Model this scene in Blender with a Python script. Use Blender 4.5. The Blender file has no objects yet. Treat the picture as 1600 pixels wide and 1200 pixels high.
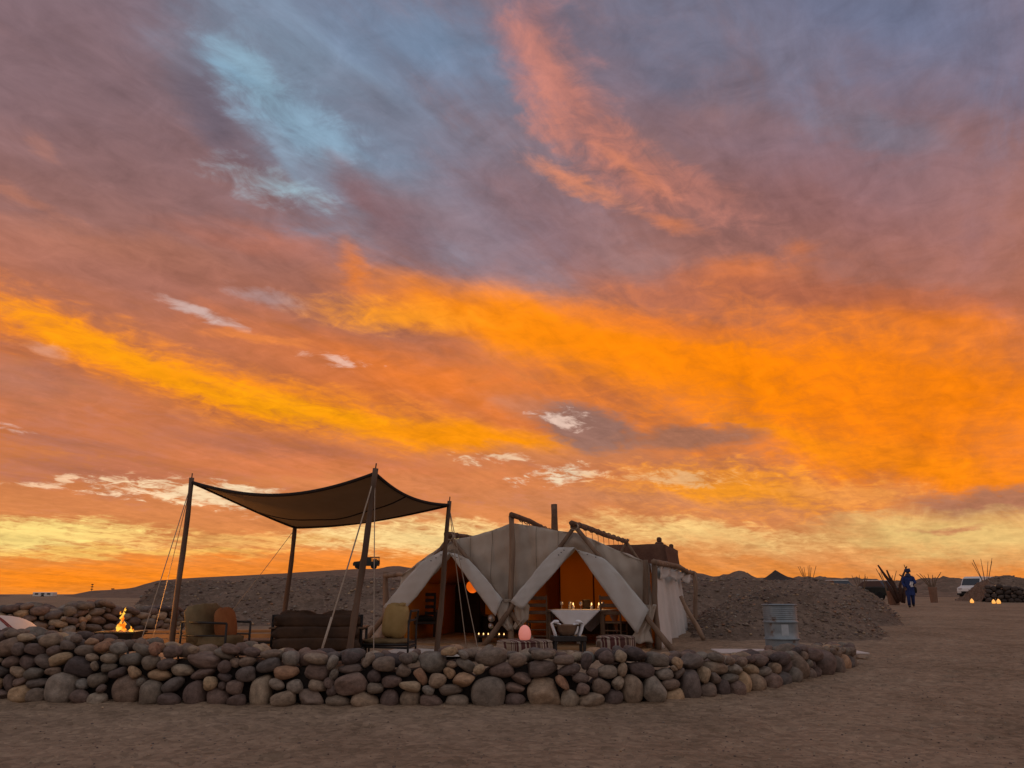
import bpy, bmesh, math, random
import numpy as np
from mathutils import Vector, Matrix, Euler

R = math.radians
rng = random.Random(7)
SC = bpy.context.scene
COL = SC.collection

# ------------------------------------------------------------------ camera
EYE = 1.35
PITCH = R(15.2)
F = 1209.0
cam_d = bpy.data.cameras.new('camera')
cam = bpy.data.objects.new('camera', cam_d)
COL.objects.link(cam)
cam.location = (0, 0, EYE)
cam.rotation_euler = (R(90) + PITCH, 0, 0)
cam_d.sensor_fit = 'HORIZONTAL'
cam_d.sensor_width = 36.0
cam_d.lens = 36.0 * F / 1600.0
cam_d.clip_start = 0.1
cam_d.clip_end = 9000
SC.camera = cam

SC.view_settings.view_transform = 'Standard'
SC.view_settings.look = 'None'
SC.view_settings.exposure = 0.0
SC.view_settings.gamma = 1.0
SC.view_settings.use_curve_mapping = False
SC.cycles.use_denoising = True
SC.cycles.max_bounces = 8
SC.cycles.transparent_max_bounces = 12


def P(px, py, Y):
    """the point at depth Y seen at pixel px, py of the 1600 x 1200 photograph"""
    r = (px - 800) / F
    u = (600 - py) / F
    y = math.cos(PITCH) - u * math.sin(PITCH)
    z = math.sin(PITCH) + u * math.cos(PITCH)
    k = Y / y
    return Vector((r * k, Y, EYE + z * k))


def lin(c):
    out = []
    for v in c:
        v = v / 255.0
        out.append(v / 12.92 if v <= 0.04045 else ((v + 0.055) / 1.055) ** 2.4)
    return (out[0], out[1], out[2], 1.0)


# ------------------------------------------------------------------ sky (world)
world = bpy.data.worlds.new('World')
SC.world = world
world.use_nodes = True


def build_sky():
    nt = world.node_tree
    nt.nodes.clear()
    L = nt.links.new

    def nd(t, **kw):
        n = nt.nodes.new(t)
        for k, v in kw.items():
            setattr(n, k, v)
        return n

    def setin(n, i, v):
        if hasattr(v, 'is_output') or isinstance(v, bpy.types.NodeSocket):
            L(v, n.inputs[i])
        else:
            n.inputs[i].default_value = v

    def math_(op, a, b=None, c=None, clamp=False):
        n = nd('ShaderNodeMath', operation=op, use_clamp=clamp)
        setin(n, 0, a)
        if b is not None:
            setin(n, 1, b)
        if c is not None:
            setin(n, 2, c)
        return n.outputs[0]

    def vmath(op, a, b=None):
        n = nd('ShaderNodeVectorMath', operation=op)
        setin(n, 0, a)
        if b is not None:
            setin(n, 1, b)
        return n.outputs[0]

    def mix(f, a, b):
        n = nd('ShaderNodeMix', data_type='RGBA')
        setin(n, 0, f)
        setin(n, 6, a)
        setin(n, 7, b)
        return n.outputs[2]

    def sstep(v, lo, hi, t0=0.0, t1=1.0):
        n = nd('ShaderNodeMapRange', interpolation_type='SMOOTHSTEP')
        setin(n, 0, v)
        for i, q in enumerate((lo, hi, t0, t1)):
            n.inputs[1 + i].default_value = q
        return n.outputs[0]

    def noise(vec, scale, detail=5, rough=0.55, dist=0.0):
        n = nd('ShaderNodeTexNoise', noise_dimensions='3D')
        setin(n, 'Vector', vec)
        n.inputs['Scale'].default_value = scale
        n.inputs['Detail'].default_value = detail
        n.inputs['Roughness'].default_value = rough
        n.inputs['Distortion'].default_value = dist
        return n

    def ramp(f, stops):
        n = nd('ShaderNodeValToRGB')
        setin(n, 0, f)
        e = n.color_ramp.elements
        while len(e) < len(stops):
            e.new(0.5)
        for i, (p, c) in enumerate(stops):
            e[i].position = p
            e[i].color = lin(c)
        return n.outputs[0]

    tc = nd('ShaderNodeTexCoord')
    d = tc.outputs['Generated']
    s = nd('ShaderNodeSeparateXYZ')
    L(d, s.inputs[0])
    az = math_('MULTIPLY', math_('ARCTAN2', s.outputs[0], s.outputs[1]), 57.29578)
    el = math_('MULTIPLY', math_('ARCSINE', s.outputs[2]), 57.29578)
    cb = nd('ShaderNodeCombineXYZ')
    L(az, cb.inputs[0])
    L(el, cb.inputs[1])
    A = cb.outputs[0]

    # wind-drawn coordinates: the streaks fall from upper left to lower right
    rot = nd('ShaderNodeVectorRotate', rotation_type='Y_AXIS')
    L(d, rot.inputs['Vector'])
    rot.inputs['Angle'].default_value = R(-17)
    tilt = rot.outputs[0]
    tilt_s = vmath('MULTIPLY', tilt, (1.0, 1.0, 3.6))
    flat_s = vmath('MULTIPLY', d, (1.0, 1.0, 4.5))
    # cloud layer seen in perspective
    zz = math_('ADD', math_('MAXIMUM', s.outputs[2], 0.0), 0.16)
    cbp = nd('ShaderNodeCombineXYZ')
    L(math_('DIVIDE', s.outputs[0], zz), cbp.inputs[0])
    L(math_('DIVIDE', s.outputs[1], zz), cbp.inputs[1])
    plane = cbp.outputs[0]
    # the streaks of the cloud sheet run away to the right-hand horizon
    pr = nd('ShaderNodeVectorRotate', rotation_type='Z_AXIS')
    L(plane, pr.inputs['Vector'])
    pr.inputs['Angle'].default_value = R(-(90 - 33))
    streak = vmath('MULTIPLY', pr.outputs[0], (0.26, 1.0, 1.0))
    streak2 = vmath('MULTIPLY', pr.outputs[0], (0.42, 1.0, 1.0))

    w1 = noise(tilt_s, 2.6, 3, 0.5)
    w2 = noise(streak2, 4.2, 5, 0.62)
    w3 = noise(flat_s, 26.0, 4, 0.6)
    A1 = vmath('ADD', A, vmath('MULTIPLY', vmath('SUBTRACT', w1.outputs['Color'], (0.5, 0.5, 0.5)), (13.0, 7.0, 0.0)))
    A2 = vmath('ADD', A1, vmath('MULTIPLY', vmath('SUBTRACT', w2.outputs['Color'], (0.5, 0.5, 0.5)), (7.0, 3.6, 0.0)))
    A2 = vmath('ADD', A2, vmath('MULTIPLY', vmath('SUBTRACT', w3.outputs['Color'], (0.5, 0.5, 0.5)), (2.4, 1.0, 0.0)))
    A3 = vmath('ADD', A, vmath('MULTIPLY', vmath('SUBTRACT', w2.outputs['Color'], (0.5, 0.5, 0.5)), (4.5, 2.0, 0.0)))
    A3 = vmath('ADD', A3, vmath('MULTIPLY', vmath('SUBTRACT', w3.outputs['Color'], (0.5, 0.5, 0.5)), (2.0, 0.9, 0.0)))

    nA = noise(streak, 3.6, 8, 0.64, 0.7).outputs['Fac']
    nB = noise(plane, 2.6, 7, 0.64, 0.35).outputs['Fac']
    nC = noise(streak2, 9.0, 6, 0.66, 0.9).outputs['Fac']
    nD = noise(plane, 13.0, 5, 0.64, 0.6).outputs['Fac']
    nsoft = math_('SUBTRACT', math_('ADD', math_('MULTIPLY', nA, 0.6), math_('MULTIPLY', nB, 0.4)), 0.5)
    nfine = math_('SUBTRACT', math_('ADD', math_('MULTIPLY', nC, 0.45), math_('MULTIPLY', nD, 0.55)), 0.5)

    # clear evening air behind the clouds
    sk = nd('ShaderNodeTexSky', sky_type='NISHITA', sun_disc=False)
    sk.sun_elevation = R(0.5)
    sk.sun_rotation = R(-12)
    air = vmath('MULTIPLY', sk.outputs[0], (0.10, 0.10, 0.10))

    se = nd('ShaderNodeSeparateXYZ')
    L(A2, se.inputs[0])
    e01 = math_('DIVIDE', math_('ADD', math_('ADD', math_('MULTIPLY', el, 0.5), math_('MULTIPLY', se.outputs[1], 0.5)), 5.0), 95.0)

    def q(e):
        return (e + 5.0) / 95.0
    front = ramp(e01, [(q(-5), (205, 110, 45)), (q(0), (236, 140, 54)), (q(3), (221, 138, 76)), (q(6), (214, 130, 78)),
                       (q(10), (212, 122, 72)), (q(15), (204, 116, 72)), (q(20), (180, 112, 88)), (q(26), (152, 106, 100)),
                       (q(33), (139, 109, 113)), (q(42), (121, 117, 136)), (q(60), (146, 149, 164)), (q(90), (164, 167, 178))])
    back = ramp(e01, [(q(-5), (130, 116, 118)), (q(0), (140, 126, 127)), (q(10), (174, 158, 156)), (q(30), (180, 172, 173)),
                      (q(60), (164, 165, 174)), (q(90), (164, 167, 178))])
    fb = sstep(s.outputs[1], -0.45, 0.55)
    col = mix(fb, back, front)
    col = mix(0.06, col, air)

    def azel(px, py):
        v = P(px, py, 1.0) - Vector((0, 0, EYE))
        v.normalize()
        return math.degrees(math.atan2(v.x, v.y)), math.degrees(math.asin(v.z))

    def blob(c, x, y, dx, dy, w, rgb, amp=0.9, nk=1.0, n=nsoft, co=A2, lo=0.04, hi=1.0):
        a0, e0 = azel(x, y)
        a1, e1 = azel(x + dx, y + dy)
        ln = math.hypot(dx, dy)
        a2, e2 = azel(x - dy / ln * w, y + dx / ln * w)
        la = math.hypot(a1 - a0, e1 - e0) * 1.45
        lb = math.hypot(a2 - a0, e2 - e0) * 1.45
        m = nd('ShaderNodeMapping', vector_type='TEXTURE')
        L(co, m.inputs['Vector'])
        m.inputs['Location'].default_value = (a0, e0, 0)
        m.inputs['Rotation'].default_value = (0, 0, math.atan2(e1 - e0, a1 - a0))
        m.inputs['Scale'].default_value = (la, lb, 1)
        g = nd('ShaderNodeTexGradient', gradient_type='SPHERICAL')
        L(m.outputs[0], g.inputs[0])
        v = math_('MULTIPLY_ADD', n, nk, g.outputs['Fac'])
        v = math_('MULTIPLY', v, sstep(g.outputs['Fac'], 0.0, 0.25))
        return mix(sstep(v, lo, hi, 0.0, amp), c, lin(rgb))

    # greyer bellies and warmer gaps of the low broken cloud
    nb = math_('ADD', math_('MULTIPLY', math_('SUBTRACT', nB, 0.5), 1.1), math_('MULTIPLY', nfine, 1.2))
    lowband = math_('MULTIPLY', sstep(el, 3.0, 7.0), sstep(el, 22.0, 13.0))
    col = mix(math_('MULTIPLY', sstep(nb, 0.0, 0.26), math_('MULTIPLY', lowband, 0.5)), col, lin((174, 112, 94)))
    col = mix(math_('MULTIPLY', sstep(nb, -0.02, -0.26), math_('MULTIPLY', lowband, 0.5)), col, lin((232, 142, 84)))
    highband = sstep(el, 20.0, 30.0)
    ns = math_('ADD', math_('SUBTRACT', nA, 0.5), math_('MULTIPLY', math_('SUBTRACT', nB, 0.5), 0.7))
    col = mix(math_('MULTIPLY', sstep(ns, 0.02, 0.24), math_('MULTIPLY', highband, 0.5)), col, lin((114, 108, 124)))
    col = mix(math_('MULTIPLY', sstep(ns, -0.02, -0.24), math_('MULTIPLY', highband, 0.45)), col, lin((168, 124, 120)))

    for b in SKY_BLOBS:
        kw = dict(b[6] if len(b) > 6 else {})
        if 'n' in kw:
            kw['n'] = {'fine': nfine, 'soft': nsoft}[kw['n']]
        if 'co' in kw:
            kw['co'] = {'A2': A2, 'A3': A3}[kw['co']]
        col = blob(col, *b[:6], **kw)

    # thin streaks and ripples over everything
    st = math_('MULTIPLY_ADD', math_('SUBTRACT', nA, 0.5), 0.75, 1.0)
    st2 = math_('MULTIPLY_ADD', nfine, math_('MULTIPLY_ADD', sstep(el, 4.0, 34.0), 0.05, 1.0), st)
    st3 = math_('MAXIMUM', st2, 0.3)
    vm = nd('ShaderNodeVectorMath', operation='SCALE')
    L(col, vm.inputs[0])
    L(st3, vm.inputs['Scale'])
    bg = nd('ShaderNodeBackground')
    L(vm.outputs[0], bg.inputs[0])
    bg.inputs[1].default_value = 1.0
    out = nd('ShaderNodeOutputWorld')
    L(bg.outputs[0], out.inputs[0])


FN = dict(n='fine', co='A3', nk=2.0, lo=0.2, hi=0.95)
DOT = dict(n='fine', co='A3', nk=3.4, lo=0.42, hi=1.0)
SKY_BLOBS = [
    # x, y, half-length dx, dy, half-width, colour, options
    (120, 130, 420, 60, 230, (132, 107, 113), dict(amp=.75)),
    (150, 330, 300, 60, 100, (152, 109, 102), dict(amp=.6)),
    (1400, 20, 460, 60, 170, (110, 120, 148), dict(amp=.85)),
    (1080, 60, 220, 60, 90, (112, 119, 142), dict(amp=.7)),
    (560, 160, 290, 210, 210, (120, 137, 160), dict(amp=.92, nk=1.4)),
    (480, 200, 190, 170, 120, (130, 152, 173), dict(amp=.75, nk=1.8)),
    (690, 50, 190, 70, 90, (116, 138, 165), dict(amp=.8)),
    (1250, 250, 380, 90, 90, (134, 112, 124), dict(amp=.6)),
    (1330, 210, 90, 40, 50, (120, 122, 140), dict(amp=.6)),
    (300, 150, 110, 70, 60, (118, 103, 113), dict(amp=.7)),
    (335, 180, 40, 110, 44, (110, 99, 112), dict(amp=.85, co='A3')),
    (590, 170, 120, 60, 34, (118, 118, 134), dict(amp=.7, nk=1.6)),
    (430, 160, 120, 110, 62, (134, 164, 186), dict(amp=.75, nk=3.0, lo=.1, hi=1.25, n='fine', co='A3')),
    (405, 130, 70, 60, 34, (142, 174, 194), dict(amp=.7, nk=2.8, co='A3', n='fine', lo=.15)),
    (380, 95, 60, 26, 22, (138, 172, 196), dict(amp=.75, nk=1.8)),
    (500, 205, 90, 60, 40, (138, 166, 188), dict(amp=.7, nk=2.8, co='A3', n='fine', lo=.15, hi=1.15)),
    (420, 225, 30, 70, 26, (140, 158, 178), dict(amp=.7, nk=1.9)),
    (425, 290, 105, 30, 34, (158, 188, 202), dict(amp=.9, nk=3.0, lo=.15, hi=1.1, n='fine', co='A3')),
    (250, 260, 200, 70, 60, (146, 108, 106), dict(amp=.6)),
    (640, 330, 170, 60, 70, (140, 106, 108), dict(amp=.7)),
    (575, 330, 60, 100, 46, (132, 97, 100), dict(amp=.8, nk=1.3)),
    (820, 330, 140, 70, 60, (148, 112, 116), dict(amp=.55)),
    (830, 60, 60, 110, 50, (180, 120, 116), dict(amp=.5)),
    (885, 150, 95, 160, 62, (196, 126, 112), dict(amp=.7, nk=2.4, co='A2', n='fine', hi=1.2)),
    (870, 120, 70, 110, 30, (206, 130, 112), dict(amp=.5, nk=2.2, co='A3', n='fine', hi=1.1)),
    (970, 265, 150, 100, 56, (204, 126, 104), dict(amp=.65, nk=2.6, co='A2', n='fine', hi=1.15)),
    (1060, 300, 130, 60, 36, (190, 122, 106), dict(amp=.5, nk=2.6, co='A2', n='fine')),
    (905, 290, 90, 44, 16, (222, 136, 98), dict(amp=.7, nk=2.2, n='fine', co='A3')),
    (990, 265, 70, 45, 16, (218, 134, 102), dict(amp=.65, nk=2.2, n='fine', co='A3')),
    (1050, 352, 60, 12, 14, (226, 132, 86), dict(amp=.65, nk=1.6, co='A3')),
    (1140, 416, 105, -6, 26, (228, 128, 74), dict(amp=.9)),
    (960, 400, 130, 60, 40, (156, 120, 118), dict(amp=.6, nk=1.4)),
    (1300, 350, 330, 60, 90, (152, 105, 103), dict(amp=.6)),
    (1250, 455, 300, 10, 44, (176, 100, 72), dict(amp=.7)),
    (75, 240, 30, 24, 12, (176, 118, 100), dict(amp=.35, nk=1.8, n='fine', co='A3')),
    (30, 310, 90, 40, 14, (190, 120, 92), dict(amp=.45, nk=2, n='fine', co='A3')),
    (150, 400, 240, 20, 40, (182, 116, 90), dict(amp=.6, nk=1.6)),
    (250, 450, 300, 60, 36, (166, 108, 94), dict(amp=.6, nk=1.4)),
    (430, 380, 150, 26, 26, (184, 112, 90), dict(amp=.55, nk=1.6)),
    # orange masses
    (560, 425, 26, 50, 22, (234, 130, 60), dict(amp=.8, nk=1.8, co='A3')),
    (730, 492, 220, 50, 46, (240, 130, 40), dict(amp=.9, nk=1.5, co='A3')),
    (840, 520, 260, 50, 54, (251, 142, 22), dict(amp=.97, nk=1.3, co='A3')),
    (640, 492, 170, 8, 28, (252, 154, 40), dict(amp=.9, n='fine', nk=2.2, co='A3')),
    (960, 560, 320, 60, 90, (250, 137, 14), dict(amp=1)),
    (1180, 600, 460, 60, 140, (248, 132, 10), dict(amp=1, nk=1.4, n='fine')),
    (1480, 630, 360, 50, 140, (246, 128, 12), dict(amp=1, nk=1.4)),
    (1430, 490, 190, 10, 44, (240, 126, 30), dict(amp=.85)),
    (640, 600, 300, 60, 56, (234, 122, 38), dict(amp=.8)),
    (430, 560, 200, 40, 36, (198, 116, 78), dict(amp=.6)),
    (1040, 500, 240, 24, 30, (226, 118, 50), dict(amp=.5)),
    (1330, 462, 330, 6, 26, (178, 102, 74), dict(amp=.8, co='A3', nk=1.3)),
    (1050, 470, 160, 30, 26, (186, 108, 78), dict(amp=.7, co='A3', nk=1.4)),
    # the yellow band from the left edge
    (60, 505, 200, 80, 46, (246, 138, 36), dict(amp=.9, nk=1.9, co='A2', n='fine', hi=1.15)),
    (110, 525, 170, 70, 20, (253, 154, 22), dict(amp=.85, nk=1.9, co='A3', n='fine')),
    (250, 580, 240, 85, 48, (248, 142, 26), dict(amp=.95, nk=1.9, hi=1.1, co='A3', n='fine')),
    (270, 585, 210, 76, 24, (255, 160, 16), dict(amp=.95, nk=1.8, hi=.95, co='A3', n='fine')),
    (500, 640, 260, 48, 44, (249, 144, 22), dict(amp=.95, nk=1.9, hi=1.05, co='A3', n='fine')),
    (500, 648, 220, 38, 20, (255, 162, 16), dict(amp=.95, nk=1.6, hi=.9, co='A3', n='fine')),
    (740, 688, 230, 22, 26, (252, 148, 16), dict(amp=1, nk=.9, hi=.8, co='A3')),
    (1500, 715, 240, 40, 36, (247, 134, 14), dict(amp=.95)),
    (1250, 690, 180, 20, 22, (250, 140, 16), dict(amp=.9, nk=1.2)),
    (30, 590, 150, 40, 46, (174, 114, 94), dict(amp=.8)),
    (80, 545, 50, 12, 14, (206, 150, 130), dict(FN, amp=.6)),
    (300, 690, 360, 40, 40, (198, 118, 84), dict(amp=.6, n='fine', nk=2)),
    (150, 735, 330, 10, 26, (180, 112, 90), dict(FN, amp=.75)),
    (420, 700, 260, 20, 20, (178, 110, 86), dict(FN, amp=.6)),
    (560, 800, 200, 4, 16, (196, 120, 84), dict(FN, amp=.7)),
    (120, 700, 160, 20, 20, (176, 112, 92), dict(FN, amp=.7)),
    (480, 730, 260, 10, 24, (214, 122, 72), dict(amp=.6, n='fine', nk=1.5)),
    (950, 725, 300, 8, 22, (198, 124, 84), dict(amp=.85, nk=1.2)),
    # dark clump and pale wisps
    (850, 640, 110, 24, 24, (186, 120, 90), dict(amp=.8, co='A3', n='fine')),
    (920, 668, 74, 16, 36, (150, 110, 98), dict(amp=.95, nk=1.3, co='A3', hi=.6, n='fine')),
    (1080, 684, 120, -4, 20, (164, 112, 90), dict(amp=.9, nk=1.4, co='A3', hi=.65, n='fine')),
    (885, 653, 60, 8, 16, (226, 192, 174), dict(DOT, amp=.9)),
    (310, 487, 78, 28, 10, (206, 176, 168), dict(FN, amp=.85)),
    (420, 465, 70, 16, 16, (172, 142, 140), dict(FN, amp=.7)),
    (530, 562, 66, 12, 14, (228, 176, 154), dict(DOT, amp=.95)),
    (400, 525, 110, 6, 10, (232, 134, 66), dict(FN, amp=.7)),
    (880, 742, 80, -8, 18, (236, 212, 178), dict(DOT, amp=.95)),
    (770, 720, 60, 5, 10, (234, 194, 156), dict(DOT, amp=.9)),
    (1150, 768, 270, 12, 48, (246, 152, 38), dict(FN, amp=.95)),
    (1050, 748, 150, 4, 14, (226, 176, 124), dict(DOT, amp=.8)),
    (1330, 770, 160, 0, 24, (232, 150, 76), dict(FN, amp=.8)),
    (1000, 800, 320, 12, 24, (204, 132, 90), dict(amp=.75, nk=1.3)),
    (640, 770, 150, 6, 30, (214, 130, 82), dict(amp=.6, n='fine', nk=1.5)),
    (24, 676, 60, 8, 12, (222, 172, 152), dict(DOT, amp=.9)),
    (1550, 788, 160, -4, 24, (172, 114, 86), dict(amp=.95, co='A3', nk=1.5, n='fine', hi=.7)),
    # pale low sky
    (1480, 840, 260, 5, 42, (230, 188, 116), dict(amp=1, co='A3', nk=1.3, hi=.8)),
    (1110, 838, 220, 22, 26, (240, 196, 124), dict(amp=1, co='A3', nk=1.8, hi=.9, n='fine')),
    (1470, 826, 70, -6, 7, (198, 130, 88), dict(amp=.9, co='A3', nk=1.4)),
    (1260, 885, 360, 4, 32, (220, 146, 84), dict(amp=.75)),
    (330, 775, 200, 24, 26, (246, 212, 168), dict(DOT, amp=1)),
    (200, 766, 90, 4, 14, (246, 206, 166), dict(DOT, amp=1)),
    (60, 752, 90, -8, 10, (242, 196, 156), dict(DOT, amp=.9)),
    (380, 770, 60, 6, 8, (248, 220, 180), dict(FN, amp=.7)),
    (40, 836, 230, -2, 28, (251, 216, 128), dict(amp=1, n='fine', nk=2.6, co='A3', hi=.9)),
    (200, 862, 300, -6, 10, (246, 194, 100), dict(amp=.9, n='fine', nk=2.2, co='A3')),
    (480, 842, 300, 0, 10, (242, 184, 104), dict(amp=.85, n='fine', nk=2.4, co='A3')),
    (690, 842, 210, 8, 30, (250, 212, 142), dict(amp=1, n='fine', nk=2.0, co='A3', hi=.85)),
    (160, 905, 330, 6, 28, (250, 136, 24), dict(amp=.95, co='A3')),
    (460, 885, 280, 0, 26, (244, 136, 44), dict(amp=.9, co='A3')),
]
build_sky()

# the sun has just gone down behind the hills: only a trace of its light is left
sun_d = bpy.data.lights.new('sun', 'SUN')
sun_d.energy = 0.04
sun_d.angle = R(12)
sun_d.color = (1.0, 0.62, 0.32)
sun = bpy.data.objects.new('sun', sun_d)
COL.objects.link(sun)
sun.rotation_euler = Vector((-math.sin(R(-12)), -math.cos(R(-12)), -0.05)).to_track_quat('-Z', 'Y').to_euler()

# ------------------------------------------------------------------ object helpers
MW = {}          # world matrices of the things and parts built so far


def tag(o, label=None, cat=None, group=None, kind=None):
    if label:
        o['label'] = label
    if cat:
        o['category'] = cat
    if group:
        o['group'] = group
    if kind:
        o['kind'] = kind
    return o


def thing(name, label, cat, loc=(0, 0, 0), rz=0.0, group=None):
    o = bpy.data.objects.new(name, None)
    o.empty_display_size = 0.2
    COL.objects.link(o)
    o.location = loc
    o.rotation_euler = (0, 0, rz)
    MW[o.name] = Matrix.Translation(Vector(loc)) @ Matrix.Rotation(rz, 4, 'Z')
    return tag(o, label, cat, group)


class MB:
    """collects verts and faces of one mesh"""

    def __init__(self):
        self.v = []
        self.f = []

    def add(self, verts, faces):
        n = len(self.v)
        self.v.extend([tuple(p) for p in verts])
        self.f.extend([tuple(i + n for i in fc) for fc in faces])
        return self

    def bx(self, x0, x1, y0, y1, z0, z1, M=None, b=0.0):
        """box with chamfered edges"""
        if b <= 0:
            vs = [(x, y, z) for x in (x0, x1) for y in (y0, y1) for z in (z0, z1)]
            fs = [(0, 1, 3, 2), (4, 6, 7, 5), (0, 4, 5, 1), (2, 3, 7, 6), (0, 2, 6, 4), (1, 5, 7, 3)]
        else:
            bm = bmesh.new()
            bmesh.ops.create_cube(bm, size=1.0)
            for q in bm.verts:
                q.co = Vector(((x0 + x1) / 2 + q.co.x * (x1 - x0), (y0 + y1) / 2 + q.co.y * (y1 - y0), (z0 + z1) / 2 + q.co.z * (z1 - z0)))
            bmesh.ops.bevel(bm, geom=bm.edges[:], offset=b, segments=1, affect='EDGES')
            bm.verts.index_update()
            vs = [tuple(q.co) for q in bm.verts]
            fs = [tuple(q.index for q in fc.verts) for fc in bm.faces]
            bm.free()
        if M is not None:
            vs = [M @ Vector(q) for q in vs]
        return self.add(vs, fs)

    def tube(self, pts, rad, seg=8, wob=0.0, cap=True, seed=0, flat=1.0):
        """a tube along points; rad one radius or one per point"""
        rr = random.Random(seed + len(pts) * 13)
        pts = [Vector(p) for p in pts]
        n = len(pts)
        if not hasattr(rad, '__len__'):
            rad = [rad] * n
        vs, fs = [], []
        prev = None
        for i, p in enumerate(pts):
            t = (pts[min(i + 1, n - 1)] - pts[max(i - 1, 0)]).normalized()
            if prev is None:
                a = Vector((0, 0, 1)) if abs(t.z) < 0.9 else Vector((1, 0, 0))
                a = (a - t * a.dot(t)).normalized()
            else:
                a = (prev - t * prev.dot(t)).normalized()
            prev = a
            b = t.cross(a)
            for k in range(seg):
                an = 2 * math.pi * k / seg
                r = rad[i] * (1 + wob * (rr.random() - 0.5))
                vs.append(p + a * (r * math.cos(an)) + b * (r * flat * math.sin(an)))
        for i in range(n - 1):
            for k in range(seg):
                k2 = (k + 1) % seg
                fs.append((i * seg + k, i * seg + k2, (i + 1) * seg + k2, (i + 1) * seg + k))
        if cap:
            fs.append(tuple(reversed(range(seg))))
            fs.append(tuple((n - 1) * seg + k for k in range(seg)))
        return self.add(vs, fs)

    def log(self, a, b, r0, r1=None, n=9, bend=0.02, wob=0.16, seg=9, seed=0):
        """an uneven wooden pole from a to b"""
        rr = random.Random(seed * 7 + 3)
        a, b = Vector(a), Vector(b)
        r1 = r0 if r1 is None else r1
        pts, rad = [], []
        ph = [rr.uniform(0, 6.28) for _ in range(4)]
        for i in range(n):
            t = i / (n - 1)
            w = math.sin(math.pi * t) * bend
            off = Vector((math.sin(t * 5 + ph[0]) * w, math.sin(t * 4 + ph[1]) * w, math.sin(t * 6 + ph[2]) * w * 0.5))
            pts.append(a.lerp(b, t) + off)
            rad.append((r0 + (r1 - r0) * t) * (1 + rr.uniform(-0.09, 0.11)))
        return self.tube(pts, rad, seg, wob, seed=seed)

    def lathe(self, prof, c=(0, 0, 0), seg=24, wob=None):
        vs, fs = [], []
        n = len(prof)
        for i, (r, z) in enumerate(prof):
            for k in range(seg):
                an = 2 * math.pi * k / seg
                q = r * (1 + (wob(an, z) if wob else 0))
                vs.append((c[0] + q * math.cos(an), c[1] + q * math.sin(an), c[2] + z))
        for i in range(n - 1):
            for k in range(seg):
                k2 = (k + 1) % seg
                fs.append((i * seg + k, i * seg + k2, (i + 1) * seg + k2, (i + 1) * seg + k))
        if prof[0][0] > 1e-5:
            fs.append(tuple(reversed(range(seg))))
        if prof[-1][0] > 1e-5:
            fs.append(tuple((n - 1) * seg + k for k in range(seg)))
        return self.add(vs, fs)

    def grid(self, fn, nu, nv):
        vs = [fn(i / nu, j / nv) for j in range(nv + 1) for i in range(nu + 1)]
        fs = []
        for j in range(nv):
            for i in range(nu):
                a = j * (nu + 1) + i
                fs.append((a, a + 1, a + nu + 2, a + nu + 1))
        return self.add(vs, fs)

    def pillow(self, c, sx, sy, sz, M=None, pw=3.2, n=12, sag=0.0, seed=0):
        """a stuffed cushion: a superellipsoid with a few dents"""
        rr = random.Random(seed)
        ph = [rr.uniform(0, 6.28) for _ in range(6)]
        vs, fs = [], []
        for j in range(n + 1):
            la = -math.pi / 2 + math.pi * j / n
            for i in range(2 * n):
                lo = math.pi * i / n
                d = Vector((math.cos(la) * math.cos(lo), math.cos(la) * math.sin(lo), math.sin(la)))
                q = (abs(d.x) ** pw + abs(d.y) ** pw + abs(d.z) ** pw) ** (-1 / pw)
                w = 1 + 0.05 * math.sin(3 * lo + ph[0]) * math.cos(2 * la + ph[1]) + 0.03 * math.sin(7 * lo + ph[2] + 3 * la)
                p = Vector((d.x * q * sx * w, d.y * q * sy * w, d.z * q * sz * w))
                p.z -= sag * (p.x / sx) ** 2
                p = (M @ p) if M is not None else p
                vs.append(Vector(c) + p)
        for j in range(n):
            for i in range(2 * n):
                i2 = (i + 1) % (2 * n)
                fs.append((j * 2 * n + i, j * 2 * n + i2, (j + 1) * 2 * n + i2, (j + 1) * 2 * n + i))
        return self.add(vs, fs)

    def mesh(self, name, smooth=False, angle=None):
        me = bpy.data.meshes.new(name)
        me.from_pydata(self.v, [], self.f)
        if smooth:
            me.polygons.foreach_set('use_smooth', [True] * len(me.polygons))
            if angle:
                me.set_sharp_from_angle(angle=R(angle))
        me.update()
        return me

    def build(self, name, m, parent=None, smooth=False, angle=None, solid=0.0, local=False):
        """link as one object; verts are world space unless local"""
        if parent is not None and not local:
            inv = MW[parent.name].inverted()
            self.v = [tuple(inv @ Vector(p)) for p in self.v]
        me = self.mesh(name, smooth, angle)
        me.materials.append(m)
        o = bpy.data.objects.new(name, me)
        COL.objects.link(o)
        if parent is not None:
            o.parent = parent
            MW[o.name] = MW[parent.name].copy()
        else:
            MW[o.name] = Matrix.Identity(4)
        if solid:
            md = o.modifiers.new('thickness', 'SOLIDIFY')
            md.thickness = solid
            md.offset = 0
        return o


def kids(o):
    return [c for c in COL.objects if c.parent == o]


def copy_tree(o, parent=None):
    c = o.copy()
    COL.objects.link(c)
    if parent is not None:
        c.parent = parent
    for k in kids(o):
        copy_tree(k, c)
    return c


def place(o, loc, rz=0.0, label=None, sc=None):
    o.location = loc
    o.rotation_euler = (0, 0, rz)
    if sc:
        o.scale = (sc, sc, sc)
    if label:
        o['label'] = label
    MW[o.name] = Matrix.Translation(Vector(loc)) @ Matrix.Rotation(rz, 4, 'Z') @ Matrix.Scale(sc or 1.0, 4)
    return o


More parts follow.
